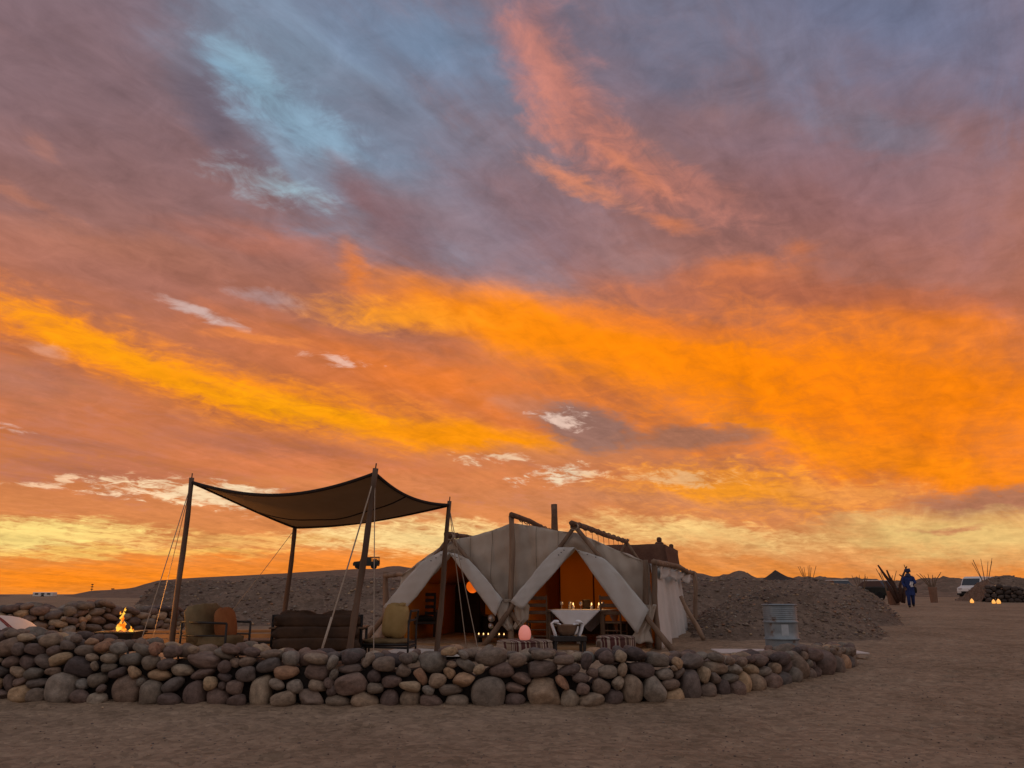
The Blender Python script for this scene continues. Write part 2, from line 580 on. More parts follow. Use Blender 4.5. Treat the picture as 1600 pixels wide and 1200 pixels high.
# ------------------------------------------------------------------ materials
def mat(name, c0, c1=None, scale=6.0, rough=0.85, bump=0.3, bscale=None, bdist=0.01, metal=0.0, stretch=(1, 1, 1),
        obj_random=0.0, detail=6, spec=0.3, emit=None, estr=0.0, translucent=None, weave=0.0, coord='Object', spots=None):
    m = bpy.data.materials.new(name)
    m.use_nodes = True
    nt = m.node_tree
    nt.nodes.clear()
    L = nt.links.new
    out = nt.nodes.new('ShaderNodeOutputMaterial')
    bs = nt.nodes.new('ShaderNodeBsdfPrincipled')
    bs.inputs['Roughness'].default_value = rough
    bs.inputs['Metallic'].default_value = metal
    bs.inputs['Specular IOR Level'].default_value = spec
    tc = nt.nodes.new('ShaderNodeTexCoord')
    mp = nt.nodes.new('ShaderNodeMapping')
    mp.inputs['Scale'].default_value = stretch
    L(tc.outputs[coord], mp.inputs[0])
    vec = mp.outputs[0]
    nz = nt.nodes.new('ShaderNodeTexNoise')
    nz.inputs['Scale'].default_value = scale
    nz.inputs['Detail'].default_value = detail
    nz.inputs['Roughness'].default_value = 0.62
    L(vec, nz.inputs['Vector'])
    rp = nt.nodes.new('ShaderNodeValToRGB')
    rp.color_ramp.elements[0].position = 0.3
    rp.color_ramp.elements[1].position = 0.72
    c1 = c1 or tuple(min(1, v * 1.35) for v in c0)
    rp.color_ramp.elements[0].color = (*c0, 1)
    rp.color_ramp.elements[1].color = (*c1, 1)
    L(nz.outputs['Fac'], rp.inputs[0])
    colour = rp.outputs[0]
    if spots:
        n2 = nt.nodes.new('ShaderNodeTexNoise')
        n2.inputs['Scale'].default_value = spots[1]
        n2.inputs['Detail'].default_value = 4
        L(vec, n2.inputs['Vector'])
        mr = nt.nodes.new('ShaderNodeMapRange')
        mr.inputs[1].default_value = spots[2]
        mr.inputs[2].default_value = spots[2] + 0.1
        L(n2.outputs['Fac'], mr.inputs[0])
        mx = nt.nodes.new('ShaderNodeMix')
        mx.data_type = 'RGBA'
        L(mr.outputs[0], mx.inputs[0])
        L(colour, mx.inputs[6])
        mx.inputs[7].default_value = (*spots[0], 1)
        colour = mx.outputs[2]
    if obj_random:
        oi = nt.nodes.new('ShaderNodeObjectInfo')
        mr = nt.nodes.new('ShaderNodeMapRange')
        mr.inputs[3].default_value = 1 - obj_random
        mr.inputs[4].default_value = 1 + obj_random
        L(oi.outputs['Random'], mr.inputs[0])
        vm = nt.nodes.new('ShaderNodeVectorMath')
        vm.operation = 'SCALE'
        L(colour, vm.inputs[0])
        L(mr.outputs[0], vm.inputs['Scale'])
        colour = vm.outputs[0]
    L(colour, bs.inputs['Base Color'])
    if emit:
        bs.inputs['Emission Color'].default_value = (*emit, 1)
        bs.inputs['Emission Strength'].default_value = estr
    nrm = None
    if bump:
        n3 = nt.nodes.new('ShaderNodeTexNoise')
        n3.inputs['Scale'].default_value = bscale or scale * 4
        n3.inputs['Detail'].default_value = 6
        L(vec, n3.inputs['Vector'])
        h = n3.outputs['Fac']
        if weave:
            wv = nt.nodes.new('ShaderNodeTexWave')
            wv.inputs['Scale'].default_value = weave
            wv.inputs['Distortion'].default_value = 2.0
            L(tc.outputs[coord], wv.inputs['Vector'])
            ad = nt.nodes.new('ShaderNodeMath')
            ad.operation = 'MULTIPLY_ADD'
            ad.inputs[1].default_value = 0.3
            L(wv.outputs['Fac'], ad.inputs[0])
            L(h, ad.inputs[2])
            h = ad.outputs[0]
        bp = nt.nodes.new('ShaderNodeBump')
        bp.inputs['Strength'].default_value = bump
        bp.inputs['Distance'].default_value = bdist
        L(h, bp.inputs['Height'])
        nrm = bp.outputs[0]
        L(nrm, bs.inputs['Normal'])
    sh = bs.outputs[0]
    if translucent:
        tr = nt.nodes.new('ShaderNodeBsdfTranslucent')
        tr.inputs[0].default_value = (*translucent[0], 1)
        ms = nt.nodes.new('ShaderNodeMixShader')
        ms.inputs[0].default_value = translucent[1]
        L(sh, ms.inputs[1])
        L(tr.outputs[0], ms.inputs[2])
        sh = ms.outputs[0]
    L(sh, out.inputs[0])
    return m


def stone_material(name, island=False):
    """river stones: each takes its own tone from the ramp, with grain, veins and dust"""
    m = bpy.data.materials.new(name)
    m.use_nodes = True
    nt = m.node_tree
    L = nt.links.new
    bs = nt.nodes['Principled BSDF']
    bs.inputs['Roughness'].default_value = 0.82
    bs.inputs['Specular IOR Level'].default_value = 0.25
    if island:
        oi = nt.nodes.new('ShaderNodeNewGeometry')
        rnd = oi.outputs['Random Per Island']
    else:
        oi = nt.nodes.new('ShaderNodeObjectInfo')
        rnd = oi.outputs['Random']
    rp = nt.nodes.new('ShaderNodeValToRGB')
    rp.color_ramp.interpolation = 'LINEAR'
    stops = [(0.0, (.085, .068, .064)), (0.12, (.150, .106, .088)), (0.26, (.215, .146, .112)), (0.38, (.125, .110, .100)),
             (0.5, (.250, .175, .125)), (0.62, (.175, .152, .122)), (0.74, (.330, .235, .155)), (0.84, (.235, .215, .185)),
             (0.93, (.440, .310, .180)), (1.0, (.320, .170, .105))]
    e = rp.color_ramp.elements
    while len(e) < len(stops):
        e.new(.5)
    for i, (p, c) in enumerate(stops):
        e[i].position = p
        e[i].color = (*c, 1)
    L(rnd, rp.inputs[0])
    tc = nt.nodes.new('ShaderNodeTexCoord')
    ad = nt.nodes.new('ShaderNodeVectorMath')
    ad.operation = 'MULTIPLY_ADD'
    cb = nt.nodes.new('ShaderNodeCombineXYZ')
    for i in range(3):
        L(rnd, cb.inputs[i])
    L(cb.outputs[0], ad.inputs[0])
    ad.inputs[1].default_value = (37, 53, 71)
    L(tc.outputs['Object'], ad.inputs[2])
    vec = ad.outputs[0]
    k = 14.0 if island else 2.2

    def nz(s, d=6, r=.6):
        n = nt.nodes.new('ShaderNodeTexNoise')
        n.inputs['Scale'].default_value = s * k
        n.inputs['Detail'].default_value = d
        n.inputs['Roughness'].default_value = r
        L(vec, n.inputs['Vector'])
        return n.outputs['Fac']
    big, fine = nz(0.9), nz(9, 7, .7)

    def mr(v, a, b, c, d):
        n = nt.nodes.new('ShaderNodeMapRange')
        L(v, n.inputs[0])
        for i, q in enumerate((a, b, c, d)):
            n.inputs[1 + i].default_value = q
        return n.outputs[0]

    def scale(c, f):
        n = nt.nodes.new('ShaderNodeVectorMath')
        n.operation = 'SCALE'
        L(c, n.inputs[0])
        L(f, n.inputs['Scale'])
        return n.outputs[0]
    col = scale(rp.outputs[0], mr(big, .3, .7, .62, 1.4))
    col = scale(col, mr(fine, .3, .7, .72, 1.3))
    mx = nt.nodes.new('ShaderNodeMix')
    mx.data_type = 'RGBA'
    L(mr(nz(1.6, 4), .58, .76, 0, .34), mx.inputs[0])
    L(col, mx.inputs[6])
    mx.inputs[7].default_value = (.25, .19, .15, 1)
    L(mx.outputs[2], bs.inputs['Base Color'])
    bp = nt.nodes.new('ShaderNodeBump')
    bp.inputs['Strength'].default_value = 0.5
    bp.inputs['Distance'].default_value = 0.02
    am = nt.nodes.new('ShaderNodeMath')
    am.operation = 'MULTIPLY_ADD'
    am.inputs[1].default_value = 0.35
    L(fine, am.inputs[0])
    L(nz(2.6, 5), am.inputs[2])
    L(am.outputs[0], bp.inputs['Height'])
    L(bp.outputs[0], bs.inputs['Normal'])
    return m


def earth_material(name, dark, light, gravel=7.0, bdist=0.05, streak=False):
    """dry desert earth: tone patches, grit and gravel relief"""
    m = bpy.data.materials.new(name)
    m.use_nodes = True
    nt = m.node_tree
    L = nt.links.new
    bs = nt.nodes['Principled BSDF']
    bs.inputs['Roughness'].default_value = 0.95
    bs.inputs['Specular IOR Level'].default_value = 0.12
    tc = nt.nodes.new('ShaderNodeTexCoord')
    vec = tc.outputs['Object']

    def nz(s, d=6, r=.6, v=None):
        n = nt.nodes.new('ShaderNodeTexNoise')
        n.inputs['Scale'].default_value = s
        n.inputs['Detail'].default_value = d
        n.inputs['Roughness'].default_value = r
        L(v or vec, n.inputs['Vector'])
        return n.outputs['Fac']

    def mr(v, a, b, c, d):
        n = nt.nodes.new('ShaderNodeMapRange')
        L(v, n.inputs[0])
        for i, q in enumerate((a, b, c, d)):
            n.inputs[1 + i].default_value = q
        return n.outputs[0]
    rp = nt.nodes.new('ShaderNodeValToRGB')
    rp.color_ramp.elements[0].position = .34
    rp.color_ramp.elements[1].position = .68
    rp.color_ramp.elements[0].color = (*dark, 1)
    rp.color_ramp.elements[1].color = (*light, 1)
    ad = nt.nodes.new('ShaderNodeMath')
    ad.operation = 'MULTIPLY_ADD'
    ad.inputs[1].default_value = .65
    L(nz(.42, 10, .70), ad.inputs[0])
    h = nt.nodes.new('ShaderNodeMath')
    h.operation = 'MULTIPLY'
    h.inputs[1].default_value = .45
    L(nz(4.2, 8, .7), h.inputs[0])
    L(h.outputs[0], ad.inputs[2])
    L(ad.outputs[0], rp.inputs[0])
    vo = nt.nodes.new('ShaderNodeTexVoronoi')
    vo.inputs['Scale'].default_value = gravel
    vo.inputs['Randomness'].default_value = 1
    L(vec, vo.inputs['Vector'])
    sp = nt.nodes.new('ShaderNodeSeparateColor')
    L(vo.outputs['Color'], sp.inputs[0])
    sc = nt.nodes.new('ShaderNodeVectorMath')
    sc.operation = 'SCALE'
    L(rp.outputs[0], sc.inputs[0])
    L(mr(sp.outputs[0], 0, 1, .80, 1.22), sc.inputs['Scale'])
    L(sc.outputs[0], bs.inputs['Base Color'])
    bp = nt.nodes.new('ShaderNodeBump')
    bp.inputs['Strength'].default_value = .8
    bp.inputs['Distance'].default_value = bdist
    a2 = nt.nodes.new('ShaderNodeMath')
    a2.operation = 'MULTIPLY_ADD'
    a2.inputs[1].default_value = -.55
    L(vo.outputs['Distance'], a2.inputs[0])
    L(nz(gravel * 1.6, 7, .7), a2.inputs[2])
    L(a2.outputs[0], bp.inputs['Height'])
    L(bp.outputs[0], bs.inputs['Normal'])
    return m


M = {}
M['sand'] = earth_material('sand', (.160, .108, .066), (.395, .284, .192), 16, .03)
M['gravel'] = earth_material('gravel', (.135, .094, .067), (.255, .182, .132), 9, .09)
M['hill'] = earth_material('hill_earth', (.145, .100, .071), (.240, .170, .122), 1.2, .15)
M['stone'] = stone_material('river_stone')
M['stone_small'] = stone_material('river_stone_small', True)
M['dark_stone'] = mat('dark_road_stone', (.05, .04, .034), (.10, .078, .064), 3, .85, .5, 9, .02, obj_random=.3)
M['dark_core'] = mat('dark_core', (.03, .024, .02), (.05, .04, .035), 8, bump=.6, bdist=.03)
M['canvas'] = mat('tent_canvas', (.72, .62, .50), (.84, .74, .61), 2.2, .92, .7, 4.5, .05, weave=60, translucent=((.62, .44, .26), .05))
M['canvas_pale'] = mat('flap_canvas', (.72, .71, .66), (.82, .81, .76), 2.6, .92, .6, 6, .04, weave=70, translucent=((.6, .45, .3), .06))
M['lining'] = mat('ochre_lining', (.48, .28, .09), (.58, .35, .12), 2.0, .9, .3, 10, .015, weave=50, translucent=((.90, .55, .12), .74))
M['sail'] = mat('sail_cloth', (.34, .255, .17), (.42, .32, .22), 3.0, .95, .25, 14, .01, weave=60, translucent=((.46, .31, .16), .32))
M['sail_hem'] = mat('sail_hem', (.025, .02, .018), (.04, .03, .026), 8, .95, .2)
M['pole'] = mat('weathered_pole', (.16, .105, .07), (.36, .25, .17), 5, .85, .5, 22, .01, stretch=(1, 1, .22), obj_random=.25)
M['pole_sail'] = mat('sail_pole', (.085, .055, .038), (.20, .13, .088), 5, .85, .5, 22, .01, stretch=(1, 1, .22), obj_random=.2)
M['pole_dark'] = mat('dark_pole', (.10, .062, .04), (.20, .13, .085), 6, .85, .5, 22, .01, stretch=(1, 1, .25))
M['log'] = mat('bark_log', (.11, .062, .04), (.25, .15, .095), 7, .88, .7, 20, .012, obj_random=.2)
M['rope'] = mat('rope', (.36, .29, .22), (.52, .44, .35), 60, .9, .6, 90, .004)
M['rope_dark'] = mat('dark_cord', (.12, .09, .07), (.2, .15, .11), 60, .9, .4, 90, .004)
M['plank'] = mat('deck_plank', (.25, .14, .065), (.38, .23, .11), 6, .75, .4, 30, .006, stretch=(.3, 1, 1), obj_random=.18)
M['chair_wood'] = mat('chair_wood', (.10, .06, .035), (.2, .125, .075), 9, .6, .3, 40, .004, stretch=(1, 1, .2))
M['iron'] = mat('dark_iron', (.018, .016, .015), (.035, .03, .027), 14, .6, .3, 40, .004, spec=.4)
M['olive'] = mat('khaki_canvas', (.17, .12, .058), (.27, .195, .10), 5, .92, .5, 22, .012, weave=80)
M['khaki'] = mat('mustard_cushion', (.40, .27, .10), (.52, .36, .15), 5, .92, .5, 20, .012, weave=80)
M['rust'] = mat('rust_cushion', (.30, .105, .035), (.40, .155, .055), 5, .92, .5, 20, .012, weave=80)
M['leather'] = mat('brown_hide', (.030, .016, .008), (.080, .040, .019), 4, .6, .6, 12, .015)
M['galv'] = mat('galvanised_steel', (.20, .245, .27), (.34, .395, .42), 5, .5, .25, 30, .003, metal=.45, spots=((.17, .12, .09), 6, .60))
M['linen'] = mat('white_linen', (.72, .72, .72), (.82, .82, .82), 4, .9, .3, 25, .008)
M['adobe'] = mat('adobe_mud', (.105, .052, .036), (.16, .085, .056), 3, .95, .7, 12, .03)
M['black'] = mat('black_cloth', (.012, .011, .011), (.025, .022, .02), 6, .9, .4)
M['cabinet'] = mat('dark_cabinet', (.020, .013, .010), (.035, .023, .016), 5, .5, .2)
M['copper'] = mat('beaten_copper', (.20, .13, .085), (.34, .22, .14), 9, .5, .5, 18, .01, metal=.35)
M['white_paint'] = mat('white_paint', (.72, .70, .66), (.80, .78, .74), 4, .45, .1, spots=((.5, .42, .33), 5, .66))
M['dark_paint'] = mat('dark_green_paint', (.02, .025, .022), (.035, .04, .036), 4, .5, .1)
M['tyre'] = mat('tyre_rubber', (.015, .015, .015), (.025, .025, .025), 20, .9, .4)
M['glass'] = mat('dark_glass', (.02, .025, .03), (.03, .035, .04), 3, .1, 0, spec=.6)
M['blue_robe'] = mat('blue_robe', (.016, .030, .115), (.03, .055, .18), 5, .9, .4, 20, .01)
M['turban'] = mat('turban_cloth', (.03, .04, .09), (.06, .07, .13), 14, .9, .6, 30, .01)
M['skin'] = mat('skin', (.14, .075, .05), (.18, .10, .065), 12, .6, .1)
M['clay'] = mat('clay_pot', (.22, .13, .09), (.3, .185, .13), 8, .9, .5)
M['reed'] = mat('reed_stick', (.12, .08, .05), (.2, .14, .09), 12, .9, .3, stretch=(1, 1, .2))
M['driftwood'] = mat('driftwood', (.05, .025, .02), (.10, .055, .04), 8, .9, .6, 25, .01)
M['globe'] = mat('paper_globe', (.30, .10, .02), (.34, .12, .03), 5, .8, .1, emit=(1.0, .15, .008), estr=.62)
M['egg_lamp'] = mat('pink_egg_lamp', (.8, .42, .38), (.82, .46, .42), 4, .5, 0, emit=(.95, .25, .18), estr=.34)
M['lantern_glow'] = mat('lantern_paper', (.8, .5, .25), (.85, .55, .3), 6, .7, 0, emit=(1.0, .42, .07), estr=1.0)
M['candle'] = mat('candle_flame', (.9, .7, .4), (.95, .75, .45), 4, .5, 0, emit=(1.0, .62, .22), estr=2.2)
M['wax'] = mat('candle_wax', (.75, .68, .55), (.8, .74, .6), 4, .5, 0)
M['silver'] = mat('silvered_ball', (.55, .56, .58), (.7, .7, .72), 5, .3, .1, metal=.6)
M['pale_cloth'] = mat('pale_cover', (.60, .52, .47), (.68, .60, .55), 3, .9, .3, 14, .01)
M['red_thread'] = mat('red_braid', (.28, .06, .05), (.36, .09, .07), 9, .9, .2)


def flame_material():
    m = bpy.data.materials.new('flame')
    m.use_nodes = True
    nt = m.node_tree
    nt.nodes.clear()
    out = nt.nodes.new('ShaderNodeOutputMaterial')
    em = nt.nodes.new('ShaderNodeEmission')
    tc = nt.nodes.new('ShaderNodeTexCoord')
    nz = nt.nodes.new('ShaderNodeTexNoise')
    nz.inputs['Scale'].default_value = 11
    nz.inputs['Detail'].default_value = 3
    nt.links.new(tc.outputs['Object'], nz.inputs['Vector'])
    rp = nt.nodes.new('ShaderNodeValToRGB')
    rp.color_ramp.elements[0].position = .42
    rp.color_ramp.elements[0].color = (1.0, .16, .005, 1)
    rp.color_ramp.elements[1].position = .6
    rp.color_ramp.elements[1].color = (1.0, .58, .07, 1)
    nt.links.new(nz.outputs['Fac'], rp.inputs[0])
    nt.links.new(rp.outputs[0], em.inputs[0])
    em.inputs[1].default_value = 1.25
    nt.links.new(em.outputs[0], out.inputs[0])
    return m


M['flame'] = flame_material()


def kilim_material():
    """woven stripes round a pouf, cream with dark red-brown bands"""
    m = bpy.data.materials.new('kilim_stripes')
    m.use_nodes = True
    nt = m.node_tree
    L = nt.links.new
    bs = nt.nodes['Principled BSDF']
    bs.inputs['Roughness'].default_value = .95
    tc = nt.nodes.new('ShaderNodeTexCoord')
    s = nt.nodes.new('ShaderNodeSeparateXYZ')
    L(tc.outputs['Object'], s.inputs[0])
    nz = nt.nodes.new('ShaderNodeTexNoise')
    nz.noise_dimensions = '1D'
    nz.inputs['Scale'].default_value = 6.5
    nz.inputs['Detail'].default_value = 3
    L(s.outputs[0], nz.inputs['W'])
    rp = nt.nodes.new('ShaderNodeValToRGB')
    rp.color_ramp.interpolation = 'CONSTANT'
    st = [(0, (.09, .035, .028)), (.40, (.32, .24, .17)), (.47, (.10, .032, .028)), (.51, (.4, .33, .26)), (.56, (.2, .13, .085)), (.62, (.05, .02, .02))]
    e = rp.color_ramp.elements
    while len(e) < len(st):
        e.new(.5)
    for i, (p, c) in enumerate(st):
        e[i].position = p
        e[i].color = (*c, 1)
    L(nz.outputs['Fac'], rp.inputs[0])
    L(rp.outputs[0], bs.inputs['Base Color'])
    n2 = nt.nodes.new('ShaderNodeTexNoise')
    n2.inputs['Scale'].default_value = 70
    L(tc.outputs['Object'], n2.inputs['Vector'])
    bp = nt.nodes.new('ShaderNodeBump')
    bp.inputs['Strength'].default_value = .5
    bp.inputs['Distance'].default_value = .01
    L(n2.outputs['Fac'], bp.inputs['Height'])
    L(bp.outputs[0], bs.inputs['Normal'])
    return m


M['kilim'] = kilim_material()

# ------------------------------------------------------------------ numpy noise and the lie of the land
_nr = np.random.RandomState(5)
_T = _nr.rand(512, 512)


def vnoise(x, y):
    x = np.asarray(x, float)
    y = np.asarray(y, float)
    xi = np.floor(x).astype(int)
    yi = np.floor(y).astype(int)
    fx = x - xi
    fy = y - yi
    fx = fx * fx * (3 - 2 * fx)
    fy = fy * fy * (3 - 2 * fy)
    g = lambda a, b: _T[a % 512, b % 512]
    return (g(xi, yi) * (1 - fx) + g(xi + 1, yi) * fx) * (1 - fy) + (g(xi, yi + 1) * (1 - fx) + g(xi + 1, yi + 1) * fx) * fy


def fbm(x, y, o=5, gain=.5):
    s = 0
    a = 1
    t = 0
    for k in range(o):
        s = s + a * vnoise(np.asarray(x) * 2 ** k + 17.3 * k, np.asarray(y) * 2 ** k + 9.1 * k)
        t += a
        a *= gain
    return s / t - .5


def sm(a, b, x):
    t = np.clip((np.asarray(x, float) - a) / (b - a), 0, 1)
    return t * t * (3 - 2 * t)


# front line of the dry stone wall on the ground, as world points
WALL = [(-10.2, 11.5), (-9.0, 10.95), (-7.1, 10.38), (-5.6, 9.97), (-3.4, 9.76), (-0.9, 9.68), (0.85, 9.71), (1.7, 9.87), (2.6, 10.3),
        (3.75, 11.2), (4.85, 12.4), (5.62, 13.2), (5.85, 14.0), (5.7, 14.8)]
_wx = np.array([p[0] for p in WALL[:12]])
_wy = np.array([p[1] for p in WALL[:12]])


def ground(x, y):
    x = np.asarray(x, float)
    y = np.asarray(y, float)
    g = 1.05 * (1 - np.exp(-np.maximum(y - 8, 0) / 25.0))
    t = sm(.15, .9, y - np.interp(x, _wx, _wy)) * (1 - sm(5.3, 6.4, x)) * (1 - sm(19, 24, y))
    g = g + .06 * t
    near = 1 - sm(60, 160, y)
    return g + near * (.05 * fbm(x * .35, y * .35, 3) + .035 * fbm(x * 2.1, y * 2.1, 4))


def G(x, y):
    return float(ground(x, y))


def heightfield(name, xs, ys, fn, m, kind='structure', parent=None):
    X, Y = np.meshgrid(xs, ys)
    Z = fn(X, Y)
    nx, ny = len(xs), len(ys)
    v = np.stack([X.ravel(), Y.ravel(), Z.ravel()], 1)
    idx = np.arange(nx * ny).reshape(ny, nx)
    f = np.stack([idx[:-1, :-1].ravel(), idx[:-1, 1:].ravel(), idx[1:, 1:].ravel(), idx[1:, :-1].ravel()], 1)
    me = bpy.data.meshes.new(name)
    me.vertices.add(len(v))
    me.vertices.foreach_set('co', v.ravel())
    me.loops.add(f.size)
    me.loops.foreach_set('vertex_index', f.ravel())
    me.polygons.add(len(f))
    me.polygons.foreach_set('loop_start', np.arange(0, f.size, 4))
    me.polygons.foreach_set('use_smooth', np.ones(len(f), bool))
    me.update(calc_edges=True)
    me.materials.append(m)
    o = bpy.data.objects.new(name, me)
    COL.objects.link(o)
    if kind:
        o['kind'] = kind
    return o


xs = np.concatenate([-np.geomspace(4000, 16, 36), np.arange(-15.5, 15.6, .07), np.geomspace(16, 4000, 36)])
ys = np.concatenate([[-600, -200, -60, -20, -5, 2, 4.5], np.arange(5.5, 19, .07), np.arange(19, 45, .45), np.geomspace(45.5, 6000, 46)])


_fr = np.random.RandomState(77)
FOOT = []
for _k in range(26):                      # lines of footprints across the sand
    _x, _y, _a = _fr.uniform(-9, 11), _fr.uniform(6.2, 16), _fr.uniform(-.7, .7) + (math.pi if _fr.rand() < .5 else 0)
    for _j in range(_fr.randint(5, 16)):
        _s = .11 if _j % 2 else -.11
        FOOT.append((_x - math.sin(_a) * _s, _y + math.cos(_a) * _s, _a + _fr.uniform(-.2, .2)))
        _x += math.cos(_a) * .62
        _y += math.sin(_a) * .62
        _a += _fr.uniform(-.12, .12)


def prints(X, Y):
    d = np.zeros_like(X)
    for fx, fy, fa in FOOT:
        i = np.abs(X - fx) + np.abs(Y - fy) < .6
        if not i.any():
            continue
        u = (X[i] - fx) * math.cos(fa) + (Y[i] - fy) * math.sin(fa)
        v = -(X[i] - fx) * math.sin(fa) + (Y[i] - fy) * math.cos(fa)
        r = (u / .17) ** 2 + (v / .085) ** 2
        d[i] += -.034 * np.exp(-r * 1.3) + .010 * np.exp(-((np.sqrt(r) - 1.5) ** 2) * 5)
    # two tyre tracks curving past the end of the wall
    for off in (0, 1.45):
        xc = 7.6 + off + .018 * (Y - 12) ** 2
        d += np.where((Y > 5) & (Y < 40), -.014 * np.exp(-((X - xc) / .10) ** 2) * (.7 + .3 * np.sin(Y * 26)) + .008 * np.exp(-((np.abs(X - xc) - .2) / .06) ** 2), 0)
    return d


def near_ground(X, Y):
    z = ground(X, Y)
    d = np.hypot(X, Y)
    k = 1 - sm(14, 30, d)
    dw = np.interp(X, _wx, _wy) - Y
    z = z + .035 * np.exp(-np.clip(dw + .05, 0, 9) / .16) * (dw > -.25) * (X < 5.7) * (.7 + .8 * np.abs(fbm(X * 1.7, Y * 1.7, 3)))
    z = z + k * (.022 * fbm(X * 5.5, Y * 5.5, 4, .6) + .05 * fbm(X * 1.3 + 7, Y * 1.3, 3) + .014 * np.clip(fbm(X * 3 + 40, Y * 3, 3) * 4, -1, 1) * .6)
    return z


heightfield('desert_ground', xs, ys, lambda X, Y: near_ground(X, Y) + prints(X, Y), M['sand'])


def crest_table(tab, Y):
    pts = [P(px, py, Y) for px, py in tab]
    return np.array([p.x for p in pts]), np.array([p.z for p in pts])


# the long hill on the left, with the track the jeep stands on
HILL = [(-700, 930), (-300, 931), (0, 930), (65, 935), (100, 932), (143, 923), (180, 921), (210, 919), (225, 913), (246, 907), (300, 903), (440, 896),
        (520, 891), (560, 889), (592, 889), (606, 885), (622, 884), (640, 887), (700, 893), (800, 900), (900, 905), (1000, 912), (1100, 928), (1300, 960)]
hx, hz = crest_table(HILL, 150)


def hill_fn(X, Y):
    zc = EYE + (np.interp(X * 150 / Y, hx, hz) - EYE) * np.minimum(Y, 150) / 150
    s = sm(48, 150, Y) * (1 - .7 * sm(165, 300, Y))
    b = ground(X, Y) - .25
    return b + (np.maximum(zc - b, -.4)) * s + .4 * fbm(X * .06, Y * .06, 4) * s * sm(14, 40, np.abs(Y - 150)) + .10 * fbm(X * .4, Y * .4, 4) * s


heightfield('hill', np.arange(-190, 60, 1.3), np.concatenate([np.arange(44, 170, 2.0), np.arange(170, 330, 8)]), hill_fn, M['hill'])


def berm(name, tab, Yc, x0, x1, front, backw, step, rough, m=None, seed=0):
    tx, tz = crest_table(tab, Yc)

    def fn(X, Y):
        kx = np.where(Y < Yc, Yc / np.maximum(Y, 3), 1.0)
        zc = np.interp(X * kx, tx, tz)
        t = np.where(Y < Yc, sm(Yc - front, Yc + .3, Y), 1 - sm(Yc, Yc + backw, Y))
        t = t ** .85
        b = ground(X, Y)
        n = fbm(X * .6 + seed, Y * .6, 3) * 1.5 + fbm(X * 2.6, Y * 2.6 + seed, 4, .62) * .6
        z = b - .12 + np.maximum(zc - b + .12, -.3) * t + n * rough * np.clip(t * 2.5, 0, 1)
        return z
    return heightfield(name, np.arange(x0, x1, step), np.arange(Yc - front - .5, Yc + backw, step), fn, m or M['gravel'])


berm('gravel_bank', [(150, 990), (200, 960), (226, 932), (250, 915), (300, 910), (360, 908), (440, 905), (520, 903), (600, 902), (640, 903), (760, 900), (900, 905), (1070, 904),
                     (1100, 902), (1150, 904), (1200, 907), (1260, 906), (1300, 910), (1340, 916), (1370, 932), (1395, 953), (1412, 975), (1440, 1000)],
     27, -15, 13.5, 4.8, 7, .10, .30, seed=3)
berm('earth_mound', [(1060, 1005), (1085, 975), (1120, 950), (1165, 932), (1215, 924), (1262, 928), (1310, 945), (1360, 972), (1410, 1000)],
     20.5, 4.0, 11, 3.4, 3.2, .085, .26, seed=9)
FAR = [(1000, 930), (1040, 903), (1062, 901), (1090, 899), (1120, 903), (1136, 900), (1146, 894), (1162, 894), (1174, 901), (1186, 905), (1240, 904), (1282, 903), (1300, 906), (1332, 904),
       (1366, 906), (1398, 914), (1430, 911), (1450, 906), (1476, 904), (1500, 906), (1526, 912), (1548, 906), (1575, 903), (1600, 904), (1660, 906), (1760, 902), (1900, 908), (2100, 904), (2400, 920)]
berm('far_hills', FAR, 120, 18, 190, 30, 60, .9, .8, M['hill'], seed=21)
berm('roadside_mound', [(1520, 965), (1534, 942), (1542, 908), (1556, 901), (1575, 899), (1592, 900), (1640, 898), (1720, 904), (1800, 935), (1850, 960)],
     54, 31.0, 48, 4.0, 5, .2, .3, seed=31)

# ------------------------------------------------------------------ dry stone walls
def ico(sub):
    bm = bmesh.new()
    bmesh.ops.create_icosphere(bm, subdivisions=sub, radius=1.0)
    v = np.array([p.co[:] for p in bm.verts])
    bm.verts.index_update()
    f = [tuple(q.index for q in fc.verts) for fc in bm.faces]
    bm.free()
    return v, f


ICO3, ICO2, ICO1 = ico(4), ico(3), ico(1)


def noise3(v, s, seed):
    return (vnoise(v[:, 0] * s + seed, v[:, 1] * s + v[:, 2] * 1.7 * s + seed * 2) + vnoise(v[:, 2] * s + seed * 3, v[:, 0] * s - v[:, 1] * 1.3 * s)) - 1.0


def stone_shape(seed, base, angular):
    """a water-worn cobble: a rounded lump with flattened faces"""
    r = np.random.RandomState(seed)
    v, f = base
    v = v.copy()
    p = r.uniform(2.0, 2.9)
    v = v * ((np.abs(v) ** p).sum(1) ** (-1 / p))[:, None]
    for _ in range(r.randint(4, 9) if angular else r.randint(1, 4)):
        n = r.normal(size=3)
        n /= np.linalg.norm(n)
        d = r.uniform(.66, .86) if angular else r.uniform(.74, .94)
        h = v @ n - d
        v = v - np.outer(np.maximum(h, 0) * (.85 if angular else .7), n)
    v = v * (1 + .13 * noise3(v, .9, seed * 3.7)[:, None] + .025 * noise3(v, 2.7, seed * 1.9)[:, None])
    # egg taper
    v[:, 1:] *= (1 + r.uniform(-.24, .24) * v[:, :1])
    return v, f


def shape_mesh(i, base, angular):
    v, f = stone_shape(100 + i, base, angular)
    me = bpy.data.meshes.new('stone')
    me.from_pydata(v.tolist(), [], f)
    me.polygons.foreach_set('use_smooth', [True] * len(f))
    me.update()
    me.materials.append(M['stone'])
    return me


